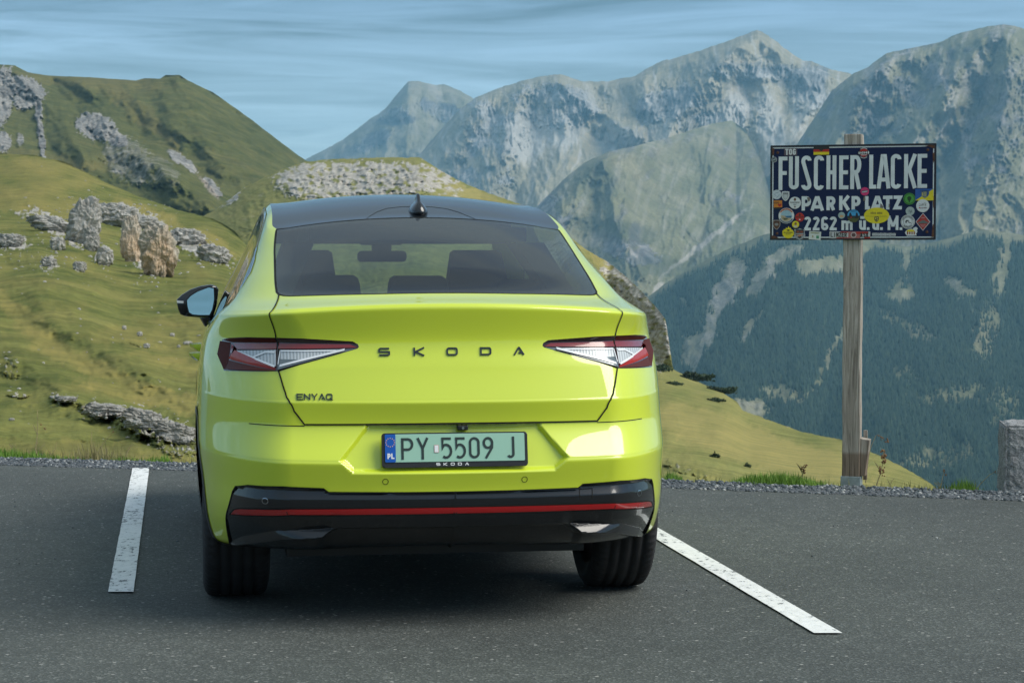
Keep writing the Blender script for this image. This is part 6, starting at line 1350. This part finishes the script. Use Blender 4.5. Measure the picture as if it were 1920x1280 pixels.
# ================================================================ ROCK OUTCROPS AND BOULDERS ON THE HILLSIDE
def lime_mat(name, a, b_, c_, warm):
    m, nt, b = nmat(name); tc = nt.nodes.new('ShaderNodeTexCoord'); P = tc.outputs['Object']
    n1 = noise_n(nt, P, .9, 9, .7, .5); st = noise_n(nt, P, 1.2, 7, .65, .8, (1, 1, 4)); big = noise_n(nt, P, .22, 3, .5); fin = noise_n(nt, P, 5, 6, .7)
    c = ramp(nt, mixn(nt, .5, n1, st), [(.36, a), (.5, b_), (.62, c_)])
    c = mixn(nt, ramp(nt, big, [(.45, (0, 0, 0)), (.6, (1, 1, 1))]) if warm else 0.0, c, mixn(nt, .5, c, warm if warm else (0, 0, 0)))
    sp = nt.nodes.new('ShaderNodeNewGeometry'); sx = nt.nodes.new('ShaderNodeSeparateXYZ'); nt.links.new(sp.outputs['Normal'], sx.inputs[0])
    gm = nt.nodes.new('ShaderNodeMath'); gm.operation = 'MULTIPLY_ADD'; gm.inputs[1].default_value = .6; nt.links.new(n1, gm.inputs[0]); nt.links.new(sx.outputs[2], gm.inputs[2])
    c = mixn(nt, ramp(nt, gm.outputs[0], [(1.10, (0, 0, 0)), (1.22, (.7, .7, .7))]), c, (.11, .12, .035))    # turf on the ledges
    c = mixn(nt, .5, c, ramp(nt, fin, [(.3, (.6, .6, .6)), (.7, (1.3, 1.3, 1.3))]), 'MULTIPLY')
    nt.links.new(c, b.inputs['Base Color']); b.inputs['Roughness'].default_value = .95; b.inputs['Specular IOR Level'].default_value = .1
    bp = nt.nodes.new('ShaderNodeBump'); bp.inputs['Strength'].default_value = .7; bp.inputs['Distance'].default_value = .5; nt.links.new(mixn(nt, .5, n1, fin), bp.inputs['Height']); nt.links.new(bp.outputs[0], b.inputs['Normal'])
    return m
M_lime = lime_mat('limestone', (.20, .19, .165), (.42, .405, .37), (.58, .565, .53), None)
M_limew = lime_mat('warm_limestone', (.26, .22, .17), (.50, .45, .37), (.64, .59, .50), (.66, .42, .22))
_ico = {}
def ico(k):
    if k not in _ico:
        bm = bmesh.new(); bmesh.ops.create_icosphere(bm, subdivisions=k, radius=1); _ico[k] = (np.array([v.co[:] for v in bm.verts]), [[v.index for v in f.verts] for f in bm.faces]); bm.free()
    return _ico[k]
def rock(name, px, py, wpx, hpx, layer, label, cat, group=None, k=5, seed=0, mat=None, depth=.7, sink=.0, amp=.34, lean=0, D=None):
    D = D or LAYERS[layer](px, py+hpx*.40); c = wpt(px, py, D); m = D/FPX; V, F = ico(k); v = V.copy()
    sg = np.sign(v)*np.abs(v)**.72; v = sg/np.maximum(np.linalg.norm(sg, axis=1, keepdims=True), 1e-6)*(.55+.45*np.linalg.norm(sg, axis=1, keepdims=True))
    a = v*1.6+seed*7.3
    n = ridged(a[:, 0]*2.1+a[:, 1]*1.2, a[:, 2]*1.3+a[:, 1]*.8, 4, ox=seed)*.95+.8*ridged(a[:, 0]*.7+a[:, 1]*.5, a[:, 2]*1.9, 4, ox=seed+9)
    big = fbm(a[:, 0], a[:, 2]+a[:, 1]*.8, 3, ox=seed+20)
    v = v*(1-amp*.7+amp*(n[:, None]*.7)+amp*.9*big[:, None])
    w, h = wpx*m/2, hpx*m/2; v = v*[w, w*depth, h]; v[:, 0] += lean*v[:, 2]
    o = mesh_obj(name, v, F, mat or M_lime, None, False); o.location = (c[0], c[1]-sink*m*wpx*.1, c[2])
    if label: tag(o, label, cat, group)
    return o
RO = 'rock_outcrop'; CO = 'rock outcrop'; GO = 'limestone outcrops on the grassy hillside'
rock(RO, 296, 474, 68, 104, 'grass_hillside', 'tall pale outcrop with warm orange rock at its foot, largest on the left hillside', CO, GO, 6, 1, M_limew, .8, 0, .34)
rock(RO, 246, 450, 39, 99, 'grass_hillside', 'slender orange pinnacle touching the left side of the tallest outcrop', CO, GO, 5, 2, M_limew, .8, 0, .28)
rock(RO, 272, 418, 51, 29, 'grass_hillside', 'small round boulder cap on top of the tallest outcrop', CO, GO, 5, 3, None, .8, 0, .3)
rock(RO, 158, 420, 62, 96, 'grass_hillside', 'upright grey crag left of the dark grassy notch', CO, GO, 5, 4, None, .7, 0, .33, .2)
rock(RO, 172, 452, 30, 49, 'grass_hillside', 'narrow grey rock below the upright crag', CO, GO, 5, 5, None, .7, 0, .4)
rock(RO, 214, 404, 82, 48, 'grass_hillside', 'wide layered grey crag along the upper grass edge', CO, GO, 5, 6, None, .6, 0, .4)
rock(RO, 352, 446, 69, 34, 'grass_hillside', 'low grey slab ridge right of the tallest outcrop', CO, GO, 5, 7, None, .6, 0, .42, -.4)
rock(RO, 402, 478, 60, 38, 'grass_hillside', 'grey slab nearest to the car roof, at the end of the ridge', CO, GO, 5, 8, None, .6, 0, .42, -.5)
rock(RO, 95, 420, 80, 31, 'grass_hillside', 'slanting grey slab running down left of the upright crag', CO, GO, 5, 9, None, .5, 0, .42, -1.1)
rock(RO, 20, 452, 51, 27, 'grass_hillside', 'grey ledge at the left edge of the picture', CO, GO, 5, 10, None, .6, 0, .4)
rock(RO, 198, 482, 32, 38, 'grass_hillside', 'small pale rock standing below the tallest outcrop on its left', CO, GO, 4, 11, None, .8, 0, .4)
rock(RO, 108, 458, 30, 27, 'grass_hillside', 'small grey rock under the slanting slab', CO, GO, 4, 12, None, .8, 0, .4)
rock(RO, 150, 500, 25, 22, 'grass_hillside', 'lowest small rock below the crags', CO, GO, 4, 13, None, .8, 0, .4)
rock(RO, 92, 492, 30, 20, 'grass_hillside', 'small pale rock low on the grass at the left', CO, GO, 4, 24, None, .8, 0, .4)
rock(RO, 196, 770, 80, 27, 'grass_hillside', 'whitish rock band low on the slope above the gravel', CO, GO, 5, 14, None, .6, 0, .42, -.4)
rock(RO, 268, 786, 76, 38, 'grass_hillside', 'pale broken rock band left of the car body', CO, GO, 5, 15, None, .6, 0, .42, -.4)
rock(RO, 330, 812, 69, 43, 'grass_hillside', 'grey rock band right beside the car body', CO, GO, 5, 16, None, .6, 0, .42, -.3)
rock(RO, 125, 748, 39, 12, 'grass_hillside', 'thin white rock strip left of the whitish band', CO, GO, 4, 17, None, .6, 0, .35)
GB = 'boulders scattered on the meadow'
for i, (x, y, w, h, lb) in enumerate([(262, 626, 11, 10, 'grey boulder on the meadow, upper left of the scattered group'), (275, 648, 13, 10, 'pale boulder on the meadow, lowest of the scattered group'), (323, 628, 10, 8, 'grey boulder on the meadow, upper right of the group'), (335, 649, 7, 6, 'small grey boulder right of the pale lowest one'), (233, 614, 9, 9, 'leftmost boulder of the scattered group on the meadow'), (352, 643, 18, 8, 'flat grey boulder beside the door handles'), (22, 786, 12, 6, 'small reddish stone at the far left of the lower slope')]):
    rock('boulder', x, y, w, h, 'grass_hillside', lb, 'boulder', GB, 3, 30+i, None, .8, 0, .3)

# dark dwarf pine patches on the ridge to the right of the car
def leafclump(name, cx, cy, layer, wpx, hpx, n, size, cols, label, cat, group, kind=None, seed=0, D=None, stretch=1.0):
    D = D or LAYERS[layer](cx, cy); m = D/FPX; c = wpt(cx, cy, D); rg = np.random.RandomState(seed)
    r = rg.rand(n, 1)**.4; d = rg.normal(size=(n, 3)); d /= np.linalg.norm(d, axis=1, keepdims=True); d[:, 2] = np.abs(d[:, 2])*1.0-.1
    lob = 1+.5*np.sin(d[:, :1]*5+seed)*np.cos(d[:, 2:]*4+d[:, 1:2]*3)
    p = d*r*lob*[wpx*m/2, wpx*m/2*stretch, hpx*m]
    s = size*rg.uniform(.6, 1.4, (n, 1, 1)); t = rg.normal(size=(n, 4, 3)); t = t/np.linalg.norm(t, axis=2, keepdims=True)*s; V = (p[:, None]+t).reshape(-1, 3); F = np.arange(n*4).reshape(-1, 4)
    mt = pmat(name+'_leaf', cols, .8, var=.45, vscale=1.5/size*.1)
    o = mesh_obj(name, V, F, mt); o.location = (c[0], c[1], c[2]); tag(o, label, cat, group, kind); return o
GP = 'dark dwarf pine patches on the ridge'
for i, (x, y, w, h, lb) in enumerate([(1305, 708, 70, 16, 'dark dwarf pine patch on the crest beside the right tail lamp'), (1352, 732, 60, 12, 'dark dwarf pine strip further down the crest'), (1230, 690, 50, 12, 'dark shrub patch at the foot of the cliff beside the car'), (1262, 717, 26, 5, 'small dark shrub strip just under the cliff foot'), (1340, 748, 34, 5, 'thin dark shrub strip in the grass below the crest'), (1341, 854, 18, 9, 'lone round juniper in the middle of the right meadow'), (1402, 872, 12, 6, 'small juniper right of the lone round one')]):
    D = LAYERS['grass_ridge'](x, y+4); sz = D/FPX*2.6
    leafclump('dwarf_pine', x, y+3, 'grass_ridge', w, h*.8, int(w*h*2.2)+150, sz, (.022, .042, .014), lb, 'shrub', GP, None, i, D)

# ================================================================ GRASS AND WEEDS ALONG THE GRAVEL
def grass_mat(name, c0, c1):
    m, nt, b = nmat(name); tc = nt.nodes.new('ShaderNodeTexCoord'); n = noise_n(nt, tc.outputs['Object'], 12, 3, .5); nt.links.new(ramp(nt, n, [(.35, c0), (.65, c1)]), b.inputs['Base Color']); b.inputs['Roughness'].default_value = .6
    b.inputs['Subsurface Weight'].default_value = 0
    return m
M_g1 = grass_mat('green_grass', (.10, .21, .022), (.19, .34, .04)); M_g2 = grass_mat('dry_grass', (.22, .19, .08), (.34, .29, .14)); M_g3 = grass_mat('olive_grass', (.10, .12, .03), (.18, .18, .06))
def blades(name, xr, offr, n, hr, mat, seed, label, wid=.004, gapf=None, lean=.35):
    rg = np.random.RandomState(seed); x = rg.uniform(*xr, n); o_ = rg.uniform(*offr, n); h = rg.uniform(*hr, n)*(.55+.6*rg.rand(n))
    dens_ = np.clip(.5+1.6*fbm(x*1.9, x*0+seed, 4), 0, 1) if gapf is None else gapf(x)
    k = rg.rand(n) < dens_; x, o_, h = x[k], o_[k], h[k]*(.5+.7*dens_[k]); n = len(x)
    y = edge_y(x)+o_-.08; z = -.03-.10*np.clip(o_-.5, 0, 9)*1.2; a = rg.rand(n)*6.28; l = rg.rand(n)*lean*h
    P0 = np.stack([x, y, z], 1); dx = np.stack([np.cos(a), np.sin(a), 0*a], 1); sd = np.stack([-np.sin(a), np.cos(a)*.3, 0*a], 1); sd[:, 0] = np.where(np.abs(sd[:, 0]) < .4, .7, sd[:, 0]); w = (wid*rg.uniform(.6, 1.3, n))[:, None]
    up = np.array([0, 0, 1.]); M1 = P0+up*h[:, None]*.55+dx*l[:, None]*.35; T = P0+up*h[:, None]+dx*l[:, None]
    V = np.stack([P0-sd*w, P0+sd*w, M1+sd*w*.8, M1-sd*w*.8, T], 1).reshape(-1, 3)
    F = []; 
    for i in range(n): F += [(5*i, 5*i+1, 5*i+2, 5*i+3), (5*i+3, 5*i+2, 5*i+4)]
    o = mesh_obj(name, V, F, mat); tag(o, label, None, None, 'stuff'); return o
blades('grass', (-5.2, -2.35), (.48, .92), 11000, (.04, .10), M_g1, 5, 'low green grass along the outer edge of the gravel at the left')
blades('grass', (-5.2, -1.9), (.52, 1.1), 3200, (.06, .18), M_g2, 6, 'thin dry grass blades behind the gravel at the left', .0022)
blades('grass', (-5.2, 4.2), (.50, 1.3), 7000, (.03, .10), M_g3, 8, 'sparse olive grass beyond the gravel', .003)
blades('grass', (1.35, 2.02), (.40, .75), 5200, (.035, .10), M_g1, 7, 'bright green grass tuft left of the sign post', .004, lambda x: np.clip(1-np.abs((x-1.64)/.30)**2, 0, 1)*.9+.08*(x > 1.3))
blades('grass', (.9, 1.10), (.5, .8), 700, (.04, .08), M_g1, 17, 'small green grass tuft near the car', .004, lambda x: np.clip(1-((x-1.0)/.09)**2, 0, 1))
blades('grass', (2.60, 2.80), (.5, .75), 600, (.04, .10), M_g1, 18, 'small green grass tuft beside the granite block', .004, lambda x: np.clip(1-((x-2.71)/.09)**2, 0, 1))
M_stalk = pmat('dry_stalk', (.34, .27, .14), .8, var=.3, vscale=30); M_seedm = pmat('brown_seed_head', (.20, .11, .05), .9, var=.4, vscale=80)
def weed(pxs, D, rad, label, heads=(), leaves=0, seed=0, group='dry weeds along the gravel'):
    """stem through photo points at distance D; heads: (px, py, size px)"""
    P = [wpt(x, y, D) for x, y in pxs]; b0 = Vector(P[0]); root = empty('weed', b0); tag(root, label, 'weed', group)
    bm = bmesh.new(); pts = [Vector(p)-b0 for p in P]; sm = []
    for i in range(len(pts)-1):
        for t in range(4): sm.append(pts[i].lerp(pts[i+1], t/4))
    sm.append(pts[-1]); tube_bm(bm, sm, [rad*(1-.6*i/len(sm)) for i in range(len(sm))], 5); bm_obj('stem', bm, M_stalk, root)
    rg = random.Random(seed); m = D/FPX
    if heads:
        bm = bmesh.new()
        for hx, hy, s in heads:
            c = Vector(wpt(hx, hy, D))-b0
            for j in range(7):
                o_ = Vector((rg.uniform(-1, 1), rg.uniform(-1, 1), rg.uniform(-1, 1)))*s*m*.5; r = bmesh.ops.create_icosphere(bm, subdivisions=1, radius=s*m*rg.uniform(.14, .3))
                for v in r['verts']: v.co = v.co*1.0+c+o_
        bm_obj('seed_head', bm, M_seedm, root)
    for j in range(leaves):
        k = rg.randrange(len(sm)//2); a = sm[k]; dx = rg.choice((-1, 1))*rg.uniform(5, 16)*m; bm = bmesh.new(); h = rg.uniform(6, 22)*m
        vs = [bm.verts.new(a+Vector(q)) for q in ((-.002, 0, 0), (.002, 0, 0), (dx*.6+.002, 0, h*.7), (dx, 0, h), (dx*.6-.002, 0, h*.6))]; bm.faces.new(vs); bm_obj('leaf', bm, M_stalk, root)
weed([(1623, 905), (1626, 870), (1632, 840), (1643, 815)], 12.95, .0035, 'thin bent dry stalk right beside the sign post', [(1654, 821, 6), (1662, 826, 8), (1648, 817, 4)], 4, 1)
weed([(1643, 910), (1650, 890), (1655, 870), (1657, 842)], 12.95, .004, 'brown seeded stalk right of the sign post', [(1655, 846, 9), (1655, 856, 11), (1656, 866, 9), (1654, 878, 10), (1654, 888, 8)], 3, 2)
weed([(1761, 920), (1765, 905), (1771, 880)], 12.6, .0028, 'short forked dry stalk in the middle of the right gravel edge', [(1770, 882, 5), (1773, 890, 4)], 3, 3)
weed([(1668, 912), (1672, 902), (1677, 896)], 12.8, .0026, 'very short dry stalk right of the brown seeded one', (), 2, 4)
weed([(1828, 920), (1840, 905), (1855, 890), (1866, 884)], 12.4, .0028, 'slanting dry stalk leaning towards the granite block', [(1866, 884, 4)], 2, 5)
weed([(1829, 921), (1829, 902)], 12.4, .0028, 'upright dry stalk left of the granite block', (), 1, 6)
weed([(1786, 920), (1793, 912), (1797, 908)], 12.5, .0026, 'tiny slanting dry stalk between the sign and the granite block', (), 1, 15)
weed([(1504, 893), (1508, 880), (1507, 872)], 12.9, .004, 'reddish brown weed behind the bright green tuft', [(1506, 876, 9), (1508, 884, 7), (1511, 873, 6)], 3, 7)
weed([(66, 850), (70, 815), (71, 790), (70, 768)], 14.6, .0032, 'tall dry stalk at the far left of the gravel edge', [(78, 795, 4), (84, 803, 4)], 4, 8)
weed([(172, 853), (171, 830), (172, 808)], 14.5, .0028, 'upright dry stalk left of the white line', (), 3, 9)
weed([(181, 853), (186, 842), (198, 825), (213, 808)], 14.5, .0032, 'pale stalk leaning right, above the left white line', [(212, 809, 3)], 2, 10)
weed([(60, 858), (70, 846), (84, 832)], 14.5, .003, 'pale stalk leaning right at the far left', (), 2, 11)
weed([(236, 855), (242, 840), (248, 832)], 14.4, .0026, 'short dry stalk above the left white line', (), 3, 12)
weed([(28, 853), (28, 838), (29, 830)], 14.6, .0026, 'short dry stalk nearest to the left picture edge', (), 3, 13)
weed([(98, 854), (104, 840), (106, 828)], 14.5, .0026, 'short dry stalk between the two pale leaning ones', (), 2, 14)

# ================================================================ HAZE
def haze():
    lo = np.full(3, 1e9); hi = -lo
    for o in scene.objects:
        if o.type != 'MESH': continue
        bb = np.array([list(o.matrix_basis @ Vector(c)) for c in o.bound_box]) if o.parent is None else None
        if bb is None: continue
        lo = np.minimum(lo, bb.min(0)); hi = np.maximum(hi, bb.max(0))
    lo -= [60, 60, 1.0]; hi += [60, 60, 6]
    bm = bmesh.new(); box_bm(bm, lo[0], hi[0], lo[1], hi[1], lo[2], hi[2])
    m = bpy.data.materials.new('alpine_air'); m.use_nodes = True; nt = m.node_tree; nt.nodes.clear()
    out = nt.nodes.new('ShaderNodeOutputMaterial'); pv = nt.nodes.new('ShaderNodeVolumePrincipled'); pv.inputs['Color'].default_value = (.34, .73, 1.0, 1); pv.inputs['Density'].default_value = 9.0e-5; pv.inputs['Anisotropy'].default_value = 0.0
    nt.links.new(pv.outputs[0], out.inputs['Volume'])
    o = bm_obj('haze', bm, m); tag(o, 'thin blue mountain haze filling the air', None, kind='stuff')
haze()
